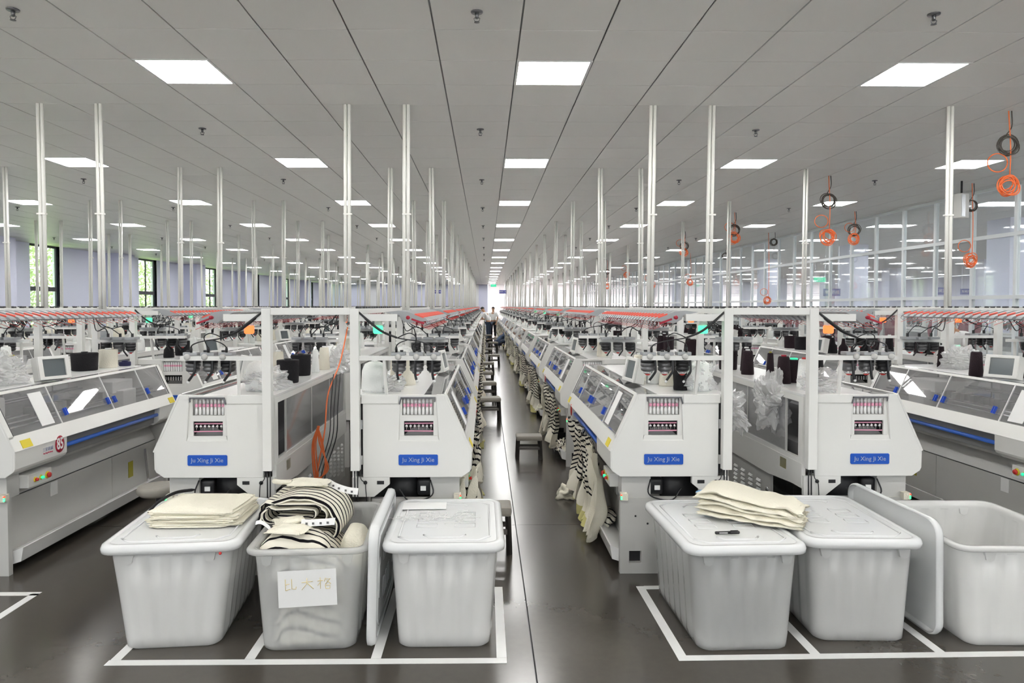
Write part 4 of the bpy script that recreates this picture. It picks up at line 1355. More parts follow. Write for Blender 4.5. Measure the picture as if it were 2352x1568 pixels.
# cream rags at the lower front corner left of the aisle
for i, (x, y, z) in enumerate(((-0.14, 4.62, 0.62), (-0.06, 4.75, 0.66))):
    o = bpy.data.objects.new('yarn_rag', GM[3]); COL.objects.link(o); o.location = (x, y, z); o.scale = (0.8, 0.35, 0.6 + 0.15 * i)
    tag(o, ['pale waste yarn strip hanging under the nose left of aisle, nearer', 'pale waste yarn strip hanging under the nose left of aisle, farther'][i], 'rag')

# ------------------------------------------------------------------ stools
def square_stool(w=0.30, h=0.27):
    r = empty('stool')
    q = MB(); q.box(-w / 2, w / 2, -w * .36, w * .36, h - 0.055, h); q.build('seat', 'stool_seat', r, bevel=0.02)
    for i in (-1, 1):
        for j in (-1, 1):
            q = MB(); q.beam((i * (w / 2 - 0.025), j * (w * .36 - 0.025), h - 0.055), (i * (w / 2 - 0.015), j * (w * .36 - 0.015), 0.0), 0.028); q.build('leg', 'stool_leg', r)
    for j in (-1, 1):
        q = MB(); q.box(-w / 2 + 0.02, w / 2 - 0.02, j * (w * .36 - 0.02) - 0.008, j * (w * .36 - 0.02) + 0.008, h * .42, h * .42 + 0.03); q.build('stretcher', 'stool_frame', r)
    for i in (-1, 1):
        q = MB(); q.box(i * (w / 2 - 0.02) - 0.008, i * (w / 2 - 0.02) + 0.008, -w * .36 + 0.02, w * .36 - 0.02, h * .60, h * .60 + 0.03); q.build('stretcher', 'stool_frame', r)
    return r
st = square_stool()
spots = [(0.50, 7.95, 1.0, 0.0), (0.06, 10.7, 1.15, 0.1), (0.02, 12.9, 1.15, 0.2), (0.00, 15.0, 1.1, 0.0), (0.05, 17.6, 1.1, -0.1), (0.25, 20.4, 1.1, 0.1), (0.05, 23.5, 1.1, 0.3), (0.30, 27.0, 1.2, 0.2), (0.45, 30.5, 1.2, 0.0), (0.12, 34.0, 1.2, 0.5)]
for i, (x, y, s, a) in enumerate(spots):
    o = st if i == 0 else copy_tree(st)
    o.location = (x, y, 0); o.scale = (s, s, s * (1.12 if i else 1)); o.rotation_euler = (0, 0, a)
    tag(o, 'low padded stool alone in the middle of the aisle, nearest' if i == 0 else 'dark padded stool, %s back along the left side of the aisle' % ORD[i - 1], 'stool', 'padded stools in the aisle')
def round_stool(x, y, h, r_, lab):
    r = empty('round_stool', (x, y, 0), 0, lab, 'stool')
    q = smoothMB(); q.lathe([(r_ * .85, h - 0.07), (r_, h - 0.05), (r_ * 1.02, h - 0.025), (r_ * .95, h - 0.005), (r_ * .7, h)], n=28); q.build('seat', 'stool_seat', r)
    q = smoothMB(); q.lathe([(0.02, 0.08), (0.02, h - 0.07)], n=12); q.build('pole', 'steel_dark', r)
    for k in range(4):
        a = k * PI / 2 + 0.4
        q = MB(); q.beam((0, 0, 0.09), (r_ * 1.1 * math.cos(a), r_ * 1.1 * math.sin(a), 0.015), 0.03, 0.025); q.build('leg', 'stool_leg', r)
round_stool(-2.42, 5.12, 0.43, 0.145, 'round grey padded stool behind the left tub with folded knitwear')
# stool partly behind the third tub
r = copy_tree(st); r.location = (0.035, 4.93, 0); r.scale = (1.0, 1.0, 1.25)
tag(r, 'dark padded stool half hidden behind the closed tub beside the aisle', 'stool', 'padded stools in the aisle')

# dark storage crates along the right row
for i, (x, y) in enumerate(((0.93, 8.4), (0.93, 11.3), (0.95, 14.2), (0.95, 17.2))):
    r = empty('floor_crate', (x, y, 0), 0, 'black crate on floor under the right machines, %s from the front' % ORD[i], 'crate', 'black crates under the right row')
    q = MB().prism([(-0.10, -0.16), (0.10, -0.16), (0.10, 0.16), (-0.10, 0.16)], [[(-0.09, -0.15), (-0.09, 0.15), (0.09, 0.15), (0.09, -0.15)]], 0.01, 0.24, 'z'); q.build('crate_wall', 'black_plastic', r)
    MB().box(-0.10, 0.10, -0.16, 0.16, 0.0, 0.012).build('crate_base', 'black_plastic', r)

# ------------------------------------------------------------------ floor tape
def tape(pts, w, lab):
    q = MB()
    for a, b in pts:
        d = Vector((b[0] - a[0], b[1] - a[1])).normalized(); n_ = Vector((-d.y, d.x)) * (w / 2)
        q.add([(a[0] - n_.x, a[1] - n_.y, 0.0005), (b[0] - n_.x, b[1] - n_.y, 0.0005), (b[0] + n_.x, b[1] + n_.y, 0.0005), (a[0] + n_.x, a[1] + n_.y, 0.0005),
               (a[0] - n_.x, a[1] - n_.y, 0.002), (b[0] - n_.x, b[1] - n_.y, 0.002), (b[0] + n_.x, b[1] + n_.y, 0.002), (a[0] + n_.x, a[1] + n_.y, 0.002)],
              [(0, 3, 2, 1), (4, 5, 6, 7), (0, 1, 5, 4), (1, 2, 6, 5), (2, 3, 7, 6), (3, 0, 4, 7)])
    return tag(q.build('floor_tape', 'tape_white'), lab, 'floor tape', 'white floor marking tape')
W = 0.05
tape([((-1.86, 3.372), (0.105, 3.372))], W, 'white tape strip on floor in front of the left three tubs')
tape([((-1.83, 3.40), (-1.83, 4.26))], W, 'white tape strip on floor left of the folded knitwear tub')
tape([((-1.17, 3.40), (-1.17, 4.26))], W, 'white tape strip on floor between the first and second left tubs')
tape([((-0.545, 3.40), (-0.545, 4.26))], W, 'white tape strip on floor under the upright lid')
tape([((0.08, 3.40), (0.08, 4.27))], W, 'white tape strip on floor between third tub and the aisle')
tape([((0.955, 3.385), (3.4, 3.42))], W, 'white tape strip on floor in front of the right three tubs')
tape([((0.98, 3.41), (0.965, 4.27))], W, 'white tape strip on floor right of aisle beside the pen tub')
tape([((0.99, 4.25), (1.2, 4.255))], W, 'short white tape strip behind the pen tub corner')
tape([((1.66, 3.42), (1.655, 4.27))], W, 'white tape strip on floor between the two closed right tubs')
tape([((2.30, 3.43), (2.29, 4.27))], W, 'white tape strip on floor before the leaning right lid')
tape([((-2.74, 3.0), (-2.74, 4.20))], W, 'white tape strip on floor at far left running away')
tape([((-3.6, 4.20), (-2.715, 4.20))], W, 'white tape strip on floor at far left running across')

# ------------------------------------------------------------------ tubs
def rr_loop(w, d, r, z, ribs=0.0, seg=6, nf=9, ns=13):
    """rounded rectangle, counter clockwise, with optional fluted walls"""
    out = []
    cs = [(w / 2 - r, -d / 2 + r, -PI / 2), (w / 2 - r, d / 2 - r, 0), (-w / 2 + r, d / 2 - r, PI / 2), (-w / 2 + r, -d / 2 + r, PI)]
    for ci, (cx, cy_, a0) in enumerate(cs):
        for k in range(seg + 1):
            a = a0 + PI / 2 * k / seg
            out.append((cx + r * math.cos(a), cy_ + r * math.sin(a), z))
        nx = cs[(ci + 1) % 4]
        a1 = a0 + PI / 2
        p = Vector((cx + r * math.cos(a1), cy_ + r * math.sin(a1))); q_ = Vector((nx[0] + r * math.cos(nx[2]), nx[1] + r * math.sin(nx[2])))
        nrm = Vector((math.cos(a1), math.sin(a1)))
        m_ = ns if ci in (0, 2) else nf
        for k in range(1, m_ * 2):
            t = k / (m_ * 2)
            o = ribs if (k // 2) % 2 else 0
            pp = p.lerp(q_, t) + nrm * o
            out.append((pp.x, pp.y, z))
    return out
def loft(q, loops, cap0=True, cap1=False):
    n_ = len(loops[0])
    vs = [p for l in loops for p in l]
    fs = []
    for i in range(len(loops) - 1):
        for k in range(n_):
            k2 = (k + 1) % n_
            fs.append((i * n_ + k, i * n_ + k2, (i + 1) * n_ + k2, (i + 1) * n_ + k))
    q.add(vs, fs)
    keep = q.smooth; M_ = q.M; q.smooth = False
    if cap0: q.add(loops[0], [tuple(range(n_))[::-1]])
    if cap1: q.add(loops[-1], [tuple(range(n_))])
    q.smooth = keep
TH = 0.53
def tub(name_lab, x, y, rot, matn, lid=True, w=0.64, d=0.86, wb_=0.47):
    r = empty('storage_tub', (x, y, 0.001), rot, name_lab, 'storage tub')
    db = d - 0.09
    q = smoothMB()
    lo = []
    for t, z in ((0, 0.0), (0.02, 0.012), (0.12, 0.06), (0.55, 0.30), (0.90, 0.475), (0.905, 0.482)):
        sh = -0.02 if t == 0 else 0.0
        lo.append(rr_loop(wb_ + (w - 0.07 - wb_) * t + sh, db + (d - 0.07 - db) * t + sh, 0.06, z, 0.0 if (t < 0.1 or t > 0.902) else 0.010))
    lo.append(rr_loop(w - 0.075, d - 0.075, 0.065, 0.50)); lo.append(rr_loop(w - 0.065, d - 0.065, 0.065, TH - 0.005))
    th = 0.004
    lo.append(rr_loop(w - 0.075, d - 0.075, 0.062, TH - 0.005)); lo.append(rr_loop(w - 0.085, d - 0.085, 0.06, 0.50))
    for t, z in ((0.90, 0.475), (0.55, 0.30), (0.12, 0.06), (0.02, 0.018)):
        lo.append(rr_loop(wb_ + (w - 0.07 - wb_) * t - 2 * th, db + (d - 0.07 - db) * t - 2 * th, 0.056, z, 0.010 if t > 0.1 else 0))
    loft(q, lo, True, True)
    body = q.build('tub_body', matn, r)
    q = smoothMB()
    ring = [(w - 0.075, TH - 0.022), (w - 0.02, TH - 0.030), (w, TH - 0.022), (w + 0.002, TH - 0.006), (w - 0.012, TH), (w - 0.06, TH - 0.001), (w - 0.076, TH - 0.008)]
    dd = d - w
    loft(q, [rr_loop(a, a + dd, max(0.05, 0.075 - (w - a) * .3), z) for a, z in ring], False, False)
    q.build('tub_rim', matn, r)
    for i in (-1, 1):
        for dx in (-0.20, 0.20):
            q = MB(); q.prism([(dx - 0.03, TH - 0.03), (dx + 0.03, TH - 0.03), (dx + 0.02, TH - 0.075), (dx + 0.0, TH - 0.085), (dx - 0.02, TH - 0.075)], [], i * (d / 2 - 0.040), i * (d / 2 - 0.020)); q.build('rim_gusset', matn, r)
    if lid:
        lid_parts(r, w + 0.012, d + 0.012, TH, 'lid', r)
    return r
def lid_parts(parent, w, d, z0, nm, root, matrix=None):
    q = smoothMB()
    if matrix: q.M = matrix
    prof = [(w - 0.012, z0 - 0.026), (w, z0 - 0.024), (w + 0.004, z0 - 0.004), (w - 0.01, z0 + 0.014), (w - 0.04, z0 + 0.020), (w - 0.075, z0 + 0.020), (w - 0.082, z0 + 0.015)]
    dd = d - w
    loft(q, [rr_loop(a, a + dd, max(0.05, 0.085 - (w - a) * .3), z) for a, z in prof] , False, True)
    inner = [rr_loop(w - 0.02, w - 0.02 + dd, 0.08, z0 - 0.02), rr_loop(w - 0.03, w - 0.03 + dd, 0.07, z0 + 0.006)]
    loft(q, inner, False, True)
    lid = q.build(nm, 'lid_plastic', parent if parent is not root or True else None)
    # raised pattern on the lid
    def ridge(pts, wd=0.012):
        m = smoothMB()
        if matrix: m.M = matrix
        m.tube([(a, b, z0 + 0.0155) for a, b in pts], wd / 2, 6)
        m.build('lid_ridge', 'lid_plastic', lid)
    a, b = w / 2 - 0.075, d / 2 - 0.075
    ridge([(-a, -b + 0.06), (-a, b - 0.06), (-a + 0.06, b), (a - 0.06, b), (a, b - 0.06), (a, -b + 0.06), (a - 0.06, -b), (-a + 0.06, -b), (-a, -b + 0.06)])
    for i in (-1, 1):
        ridge([(-0.11, i * (b - 0.09)), (-0.08, i * (b - 0.05)), (0.08, i * (b - 0.05)), (0.11, i * (b - 0.09))])
        for k in (-1, 0, 1):
            ridge([(i * 0.05 + i * 0.0, k * 0.0 + 0.10 * k - 0.03), (i * 0.16, 0.10 * k - 0.03), (i * 0.16, 0.10 * k + 0.03), (i * 0.05, 0.10 * k + 0.03), (i * 0.05, 0.10 * k - 0.03)], 0.008)
    return lid
T1 = tub('closed milky tub with folded cream knitwear on its lid, leftmost', -1.64, 3.90, R(5), 'tub_plastic', True, 0.68, 0.86)
T2 = tub('open milky tub filled with striped knitwear, white sheet on front', -0.92, 3.87, R(3), 'tub_plastic_clear', False, 0.62, 0.86)
T3 = tub('closed milky tub with thread scraps on lid, beside the aisle', -0.218, 3.88, R(0.5), 'tub_plastic', True, 0.615, 0.84)
T4 = tub('closed milky tub right of aisle with black pen on its lid', 1.305, 3.84, R(2), 'tub_plastic_clear', True, 0.62, 0.86)
T5 = tub('closed milky tub between the pen tub and the leaning lid', 1.975, 3.93, R(-2), 'tub_plastic_half', True, 0.61, 0.86)
T6 = tub('open empty milky tub at the far right edge', 2.78, 3.87, R(-1), 'tub_plastic', False, 0.74, 0.86, 0.58)
q = smoothMB(); q.M = Matrix.Rotation(R(5), 4, 'Z'); q.sphere((0.26, -0.435, 0.50), 0.008, 8, 6)
tag(q.build('pin', 'red', loc=(-1.64, 3.90, 0)), 'small red pin on the right front rim of the leftmost tub', 'pin')
# upright lids
def upright_lid(x, y, rot, lean, lab, w=0.62, d=0.86):
    r = empty('loose_lid', (x, y, 0.0), rot, lab, 'tub lid')
    m = Matrix.Translation((0, 0, w / 2 + 0.014)) @ Matrix.Rotation(lean, 4, 'Y') @ Matrix.Rotation(PI / 2, 4, 'Y') @ Matrix.Translation((0, 0, -TH))
    lid_parts(r, w, d, TH, 'lid_plate', r, m)
upright_lid(-0.575, 3.87, R(1), R(1.5), 'milky lid standing upright between the open tub and third tub')
upright_lid(2.36, 3.96, R(1), R(-1), 'milky lid standing upright before the empty tub at the right')
# sheets of paper
q = MB(); q.box(-0.145, 0.145, -0.0015, 0.0, -0.092, 0.092)
o = q.build('paper_sign', 'paper'); o.location = (-0.895, 3.452, 0.335); o.rotation_euler = (R(-1), R(-2.0), R(3))
tag(o, 'white paper sheet taped to the front of the open left tub', 'paper')
rg = random.Random(9)
m = smoothMB()
for cx, strokes in ((-0.085, [((-.02, .03), (-.02, -.03)), ((-.02, .0), (-.002, .005)), ((-.02, -.03), (0, -.022)), ((.008, .03), (.008, -.022), (.026, -.024), (.028, -.012))]),
                    (0.0, [((-.025, .008), (.025, .012)), ((.0, .03), (-.002, .0), (-.025, -.03)), ((0, .005), (.028, -.028))]),
                    (0.085, [((-.03, .012), (-.006, .014)), ((-.018, .03), (-.018, -.03)), ((-.018, .005), (-.03, -.012)), ((.006, .028), (.0, .008)), ((.006, .02), (.028, .022), (.004, -.008)), ((.012, .012), (.03, -.006)), ((.004, -.012), (.026, -.012), (.024, -.03), (.006, -.03), (.004, -.012))])):
    for s_ in strokes:
        m.tube([(cx + a * 1.1, -0.0022, 0.022 + b * 0.95) for a, b in s_], 0.0016, 4)
m.build('handwriting', 'ink_yellow', o)['label'] = 'faint yellow handwritten characters'
q = MB(); q.box(-0.13, 0.13, -0.07, 0.07, 0, 0.0012)
o = q.build('paper_sheet', 'paper', loc=(-0.365, 4.13, TH + 0.0225)); o.rotation_euler = (0, 0, R(2))
tag(o, 'white paper slip on the back of the closed tub by the aisle', 'paper')
q = smoothMB()
rg = random.Random(21)
for i in range(46):
    x = rg.gauss(-0.33, 0.15); y = rg.gauss(3.90, 0.035)
    x = max(-0.50, min(0.02, x))
    pts = [(x, y, TH + 0.026)]
    a = rg.uniform(0, 6.3)
    for k in range(6):
        a += rg.uniform(-1.2, 1.2); x += 0.022 * math.cos(a); y += 0.014 * math.sin(a)
        pts.append((x, y, TH + 0.025 + rg.random() * 0.008))
    q.tube(crom(pts, 3), 0.0016, 4)
o = q.build('thread_tangle', 'paper'); tag(o, 'tangle of loose white threads on the closed tub by the aisle', 'thread', kind='stuff')

# ------------------------------------------------------------------ folded knitwear
def folded(name, w, d, h, seed, matn, nlay=3, lab=None, cat='garment', group=None, loc=(0, 0, 0), rz=0.0, rag=0.012):
    """one folded garment: a wavy-edged slab whose front edge shows its folded layers"""
    q = smoothMB()
    nu, nv = 72, 10 * nlay
    def fn(a, b):
        th = 2 * PI * a
        c, s = math.cos(th), math.sin(th)
        e = 0.22
        x = w / 2 * math.copysign(abs(c) ** e, c); y = d / 2 * math.copysign(abs(s) ** e, s)
        lay = b * nlay
        f = abs(math.sin(PI * lay)) ** 0.6
        ins = (1 - f) * 0.018
        wob = rag * noise.noise(Vector((c * 2.5 + int(lay) * 3.3, s * 2.5, seed))) + rag * 0.7 * noise.noise(Vector((c * 9, s * 9 + int(lay) * 2.1, seed)))
        k = 1 - (ins - wob) / (w / 2)
        z = b * h + 0.006 * noise.noise(Vector((c * 2, s * 2, b * 3 + seed)))
        return (Vector((x * k, y * k, z)), (a, y + 1.0))
    q.grid(nu, nv, fn, close_u=True)
    # top and bottom surfaces as shrinking rings
    def top(a, b):
        p, _ = fn(a, 1.0)
        k = 1 - b
        z = h + 0.010 * math.sin(min(1, b * 3) * PI / 2) + 0.008 * noise.noise(Vector((p.x * k * 7, p.y * k * 7, seed))) + 0.003 * noise.noise(Vector((p.x * k * 40, p.y * k * 30, seed)))
        return (Vector((p.x * k, p.y * k, z if b > 0 else p.z)), (a, p.y * k + 1.0))
    q.grid(nu, 14, top, close_u=True)
    o = q.build(name, matn, loc=loc, fix=False)
    o.rotation_euler = (0, 0, rz)
    if lab: tag(o, lab, cat, group)
    return o
zt = TH + 0.021
NMK = ['bottom', 'second', 'third', 'top']
for i in range(4):
    folded('folded_garment', 0.50 - 0.012 * i, 0.40, 0.019, 3 + i, 'cloth_cream', 2, 'folded cream knit, %s of the stack on the leftmost tub' % (NMK[i] if i in (0, 3) else NMK[i] + ' from the bottom'), group='folded cream knits on the leftmost tub',
           loc=(-1.595 + 0.006 * (-1) ** i, 3.93, zt + 0.002 + i * 0.021), rz=R(2 * (-1) ** i), rag=0.02)
q = smoothMB(); q.tube(crom([(-1.845, 3.78, zt + 0.07), (-1.845, 3.90, zt + 0.095), (-1.82, 4.06, zt + 0.105), (-1.74, 4.14, zt + 0.102)], 6), [0.004] + [0.009] * 17 + [0.004], 6)
tag(q.build('black_ribbon', 'black_yarn'), 'black knitted band tucked over the left end of the cream stack', 'ribbon')

def long_garment(i, lab):
    """limp cream garment laid lengthwise and draped over its neighbours"""
    q = smoothMB()
    Lg, Wg = 0.54, 0.30
    def fn(a, b):
        th = 2 * PI * a; c, s = math.cos(th), math.sin(th)
        x = (b - 0.5) * Lg + 0.012 * noise.noise(Vector((c * 3, s * 3, i * 4.0))) * (6 * abs(b - 0.5))
        taper = 1.0 - 0.25 * max(0, b - 0.72) / 0.28
        y = Wg / 2 * math.copysign(abs(c) ** 0.45, c) * taper + 0.012 * noise.noise(Vector((b * 6, i, 0)))
        hh = 0.0125 * (1 + 0.5 * noise.noise(Vector((b * 9, c * 3, i))))
        z = hh * s + 0.010 * noise.noise(Vector((b * 7, c * 1.5 + i, 2.0)))
        z += 0.030 * math.exp(-((b - 0.18) / 0.22) ** 2) * (i / 4)
        z -= max(0, b - 0.86) * 0.35 * (i / 5)
        if b < 0.02 or b > 0.98:
            z *= 0.6
        return (Vector((x, y, z)), (a, x + 1))
    q.grid(30, 34, fn, close_u=True)
    z0 = q.v
    o = q.build('folded_garment', 'cloth_cream')
    o.location = (1.505 + 0.004 * i * (-1) ** i, 3.86 + 0.006 * i, zt + 0.022 + i * 0.0235)
    o.rotation_euler = (0, R(1.5), R(-33 + 1.5 * (-1) ** i))
    tag(o, lab, 'garment', 'limp cream knits across the right tubs')
ON = ['bottom', 'second from the bottom', 'third from the bottom', 'second from the top', 'top']
for i in range(5):
    long_garment(i, 'limp cream knit, %s in the pile across two right tubs' % ON[i])
for i, (x, y, z) in enumerate(((1.30, 3.96, zt + 0.006), (1.29, 4.05, zt + 0.10))):
    q = smoothMB(); crumple(q, (0, 0, 0), (0.05, 0.03, 0.012 + 0.01 * (1 - i)), 30 + i, 14, 0.5)
    tag(q.build('blue_rag', 'cloth_blue', loc=(x, y, z)), ['pale blue cloth corner under the limp cream knits', 'pale blue cloth corner behind the limp cream knits'][i], 'rag')
# pen
rt = empty('marker_pen', (1.272, 3.60, zt + 0.0085), R(3), 'black marker pen on the lid right of aisle', 'pen')
def xrot(q): q.M = Matrix.Rotation(PI / 2, 4, 'Y'); return q
q = xrot(smoothMB()); q.lathe([(0.006, -0.065), (0.0080, -0.060), (0.0080, 0.015)], n=12); q.build('barrel', 'black_plastic', rt)
q = xrot(smoothMB()); q.lathe([(0.0085, 0.015), (0.0085, 0.062), (0.006, 0.066)], n=12); q.build('cap', 'black_plastic', rt)
q = MB(); q.box(0.018, 0.058, -0.003, 0.003, 0.0085, 0.011); q.build('clip', 'black_plastic', rt)
q = MB(); q.box(-0.045, 0.0, -0.0078, -0.0074, -0.002, 0.003); q.build('print', 'paper', rt)

# striped knitwear in the open tub
def roll_fold(w, d, zc, turns, seed, lab, loc, rz):
    """thick striped knit folded over on itself; bands run across its width"""
    path = []
    hw = w / 2
    n_ = 14
    def arc(cx, cz, r, a0, a1):
        for k in range(n_ + 1):
            a = a0 + (a1 - a0) * k / n_
            path.append((cx + r * math.cos(a), cz + r * math.sin(a)))
    t = 0.022
    # spiral from inside out: inner tongue, fold right, back to the left, over the top, down at the right
    path.append((-hw * 0.55, 0.055))
    path.append((hw * 0.25, 0.050))
    arc(hw * 0.35, 0.072 - t * 0.2, t, -PI / 2, PI / 2)
    path.append((0.0, 0.095)); path.append((-hw * 0.6, 0.088))
    arc(-hw * 0.72, 0.060, 0.045, PI / 2 + 0.2, PI * 1.45)
    path.append((-hw * 0.4, 0.018)); path.append((hw * 0.3, 0.016))
    arc(hw * 0.52, 0.055, 0.045, -PI / 2, PI * 0.35)
    path.append((0.1, 0.122)); path.append((-hw * 0.5, 0.118))
    arc(-hw * 0.80, 0.085, 0.045, PI * 0.6, PI)
    out = crom([(x, 0, z) for x, z in path], 2)
    # an outer cover of the cloth
    q = smoothMB()
    th = 0.010
    def sheet(P2, thick):
        nn = len(P2)
        nrm = []
        for i in range(nn):
            a = P2[max(0, i - 1)]; b = P2[min(nn - 1, i + 1)]
            d_ = (b - a); nrm.append(Vector((-d_.z, 0, d_.x)).normalized())
        def fn(a, b):
            i = min(nn - 1, int(round(b * (nn - 1))))
            # a goes round the cross section of the thick sheet: front edge, outer, back edge, inner
            s = a * 4
            if s < 1: v = 0.0; o_ = -1 + 2 * s
            elif s < 2: v = (s - 1); o_ = 1
            elif s < 3: v = 1.0; o_ = 1 - 2 * (s - 2)
            else: v = 1 - (s - 3); o_ = -1
            wob = 0.006 * noise.noise(Vector((b * 9, v * 3, seed)))
            edge = 0.006 * math.sin(b * 40) * (1 if v in (0.0,) else 0)
            p = P2[i] + nrm[i] * (o_ * thick / 2 + wob)
            return (Vector((p.x, -d / 2 + v * d + edge, p.z)), (a, v * d + 0.0005 + (0.02 if (s < 1 and o_ < -0.15) else 0)))
        q.grid(48, nn - 1, fn, close_u=True)
    sheet(out, th)
    dome = [Vector((-hw - 0.01, 0, 0.03)), Vector((-hw * 0.97, 0, 0.075)), Vector((-hw * 0.7, 0, 0.120)), Vector((-hw * 0.3, 0, 0.148)), Vector((hw * 0.1, 0, 0.155)), Vector((hw * 0.5, 0, 0.140)), Vector((hw * 0.82, 0, 0.100)), Vector((hw, 0, 0.04)), Vector((hw + 0.01, 0, -0.02)), Vector((hw - 0.01, 0, -0.06))]
    sheet(crom(dome, 5), 0.020)
    o = q.build('folded_striped_knit', 'cloth_striped', loc=loc)
    o.rotation_euler = (0, 0, rz)
    tag(o, lab, 'garment', 'striped knits in the open tub')
roll_fold(0.42, 0.34, 0, 2, 1.0, 'black and cream striped knit folded over on top of the open tub', (-1.03, 3.99, 0.53), R(-3))
def mound(name, w, d, h, seed, matn, lab, loc, rz, group=None):
    q = smoothMB()
    def fn(a, b):
        th = 2 * PI * a; r_ = 1 - b
        c, s = math.cos(th), math.sin(th)
        x = w / 2 * math.copysign(abs(c) ** 0.5, c) * min(1, r_ * 1.02); y = d / 2 * math.copysign(abs(s) ** 0.5, s) * min(1, r_ * 1.02)
        z = h * (1 - r_ ** 3.2) * (1 + 0.12 * noise.noise(Vector((x * 6, y * 6, seed)))) + 0.006 * noise.noise(Vector((x * 30, y * 30, seed)))
        bend = Vector((x * 9, y * 9, seed * 1.7))
        z += (0.10 * h) * noise.noise(bend) * (1 - r_) ** 0.3 - 0.05 * h * abs(noise.noise(bend * 2.3))
        x += 0.012 * noise.noise(bend + Vector((5, 0, 0))); y += 0.012 * noise.noise(bend + Vector((0, 5, 0)))
        return (Vector((x, y, z)), (a, y + 0.3 * z + 1 + 0.01 * math.sin(x * 20)))
    q.grid(48, 26, fn, close_u=True)
    o = q.build(name, matn, loc=loc); o.rotation_euler = (0, 0, rz)
    return tag(o, lab, 'garment', group)
mound('folded_striped_knit', 0.36, 0.24, 0.095, 4, 'cloth_striped', 'black and cream striped knit at the front of the open tub', (-1.01, 3.66, 0.475), R(2), 'striped knits in the open tub')
mound('folded_striped_knit', 0.40, 0.60, 0.17, 6, 'cloth_striped', 'striped knits filling the open tub under the folded ones', (-0.97, 3.86, 0.33), R(3), 'striped knits in the open tub')
mound('cream_knit', 0.17, 0.42, 0.15, 8, 'cloth_cream', 'cream knit bundled at the right inside the open tub', (-0.735, 3.90, 0.36), R(3))
mound('knit_heap', 0.41, 0.70, 0.32, 9, 'cloth_striped', 'striped and cream heap showing through the open tub wall', (-0.93, 3.85, 0.03), R(3))
folded('knit_swatch', 0.20, 0.16, 0.010, 14, 'cloth_cream', 1, 'cream square knit panel on the front striped knit', group='cream knit panels in the open tub', loc=(-1.03, 3.63, 0.572), rz=R(-8), rag=0.02)
folded('knit_swatch', 0.16, 0.12, 0.012, 15, 'cloth_cream', 1, 'rumpled cream panel behind the square one', group='cream knit panels in the open tub', loc=(-1.06, 3.75, 0.578), rz=R(25), rag=0.03)
folded('knit_swatch', 0.24, 0.13, 0.014, 16, 'cloth_cream', 1, 'cream knit panel on top of the folded striped knit', group='cream knit panels in the open tub', loc=(-1.04, 4.06, 0.705), rz=R(-4), rag=0.03)
q = smoothMB(); q.tube(crom([(-1.14, 4.06, 0.718), (-1.20, 4.04, 0.722), (-1.25, 4.05, 0.728)], 4), [0.016] * 8 + [0.006], 6)
tag(q.build('cream_strap', 'cloth_cream'), 'thin cream strap poking left from the top panel', 'strap')
def strip_tag(pts, w, lab, marks=True):
    q = MB(); P_ = crom(pts, 5)
    vs = []; fs = []
    for i, p in enumerate(P_):
        vs += [(p.x, p.y - w * .35, p.z - w * .5), (p.x, p.y + w * .35, p.z + w * .5), (p.x, p.y + w * .35, p.z + w * .5 + 0.001), (p.x, p.y - w * .35, p.z - w * .5 + 0.001)]
    for i in range(len(P_) - 1):
        b = 4 * i
        fs += [(b, b + 4, b + 5, b + 1), (b + 2, b + 6, b + 7, b + 3), (b, b + 3, b + 7, b + 4), (b + 1, b + 5, b + 6, b + 2)]
    q.add(vs, fs); q.needfix = True
    o = q.build('paper_tag', 'paper'); tag(o, lab, 'paper tag', 'white paper tags in the open tub')
    if marks:
        m = MB()
        for i in range(3, len(P_) - 1, 3):
            p = P_[i]; m.box(p.x - 0.006, p.x + 0.006, p.y - w * .45, p.y - w * .44, p.z - 0.006, p.z + 0.006)
        m.build('tag_print', 'drum_grey', o)
strip_tag([(-0.93, 4.10, 0.705), (-0.87, 4.05, 0.690), (-0.80, 4.02, 0.677), (-0.74, 4.0, 0.675)], 0.032, 'long white paper tag under the top cream panel')
strip_tag([(-0.99, 3.70, 0.588), (-0.93, 3.68, 0.594), (-0.86, 3.66, 0.603), (-0.80, 3.66, 0.608)], 0.030, 'white paper tag lying beside the square cream panel')
strip_tag([(-1.22, 3.66, 0.60), (-1.19, 3.66, 0.604), (-1.14, 3.63, 0.585), (-1.12, 3.60, 0.57)], 0.016, 'narrow white paper strip curling over the left rim', False)
# contents showing faintly through the right tubs
mound('dark_heap', 0.43, 0.70, 0.28, 11, 'cloth_dark', 'dark cloth heap showing through the pen tub', (1.30, 3.90, 0.03), 0)
mound('dark_heap', 0.42, 0.70, 0.15, 12, 'cloth_dark', 'dark cloth heap showing low through the second right tub', (1.95, 3.93, 0.03), 0)
mound('white_heap', 0.30, 0.30, 0.10, 13, 'white_yarn', 'white cloth low inside the leftmost tub', (-1.64, 3.9, 0.03), 0)

# ------------------------------------------------------------------ people
def skin_figure(name, verts, edges, radii, matn, parent, sub=2):
    me = bpy.data.meshes.new(name); me.from_pydata(verts, edges, [])
    o = bpy.data.objects.new(name, me); COL.objects.link(o)
    sk = o.modifiers.new('skin', 'SKIN')
    for i, v in enumerate(me.skin_vertices[0].data):
        r_ = radii[i]; v.radius = (r_, r_) if not isinstance(r_, tuple) else r_
        v.use_root = (i == 0)
    s = o.modifiers.new('sub', 'SUBSURF'); s.levels = sub; s.render_levels = sub
    dg = bpy.context.evaluated_depsgraph_get()
    m2 = bpy.data.meshes.new_from_object(o.evaluated_get(dg))
    o.modifiers.clear(); o.data = m2; m2.materials.clear(); m2.materials.append(MATS[matn])
    for p in m2.polygons: p.use_smooth = True
    o.parent = parent
    return o

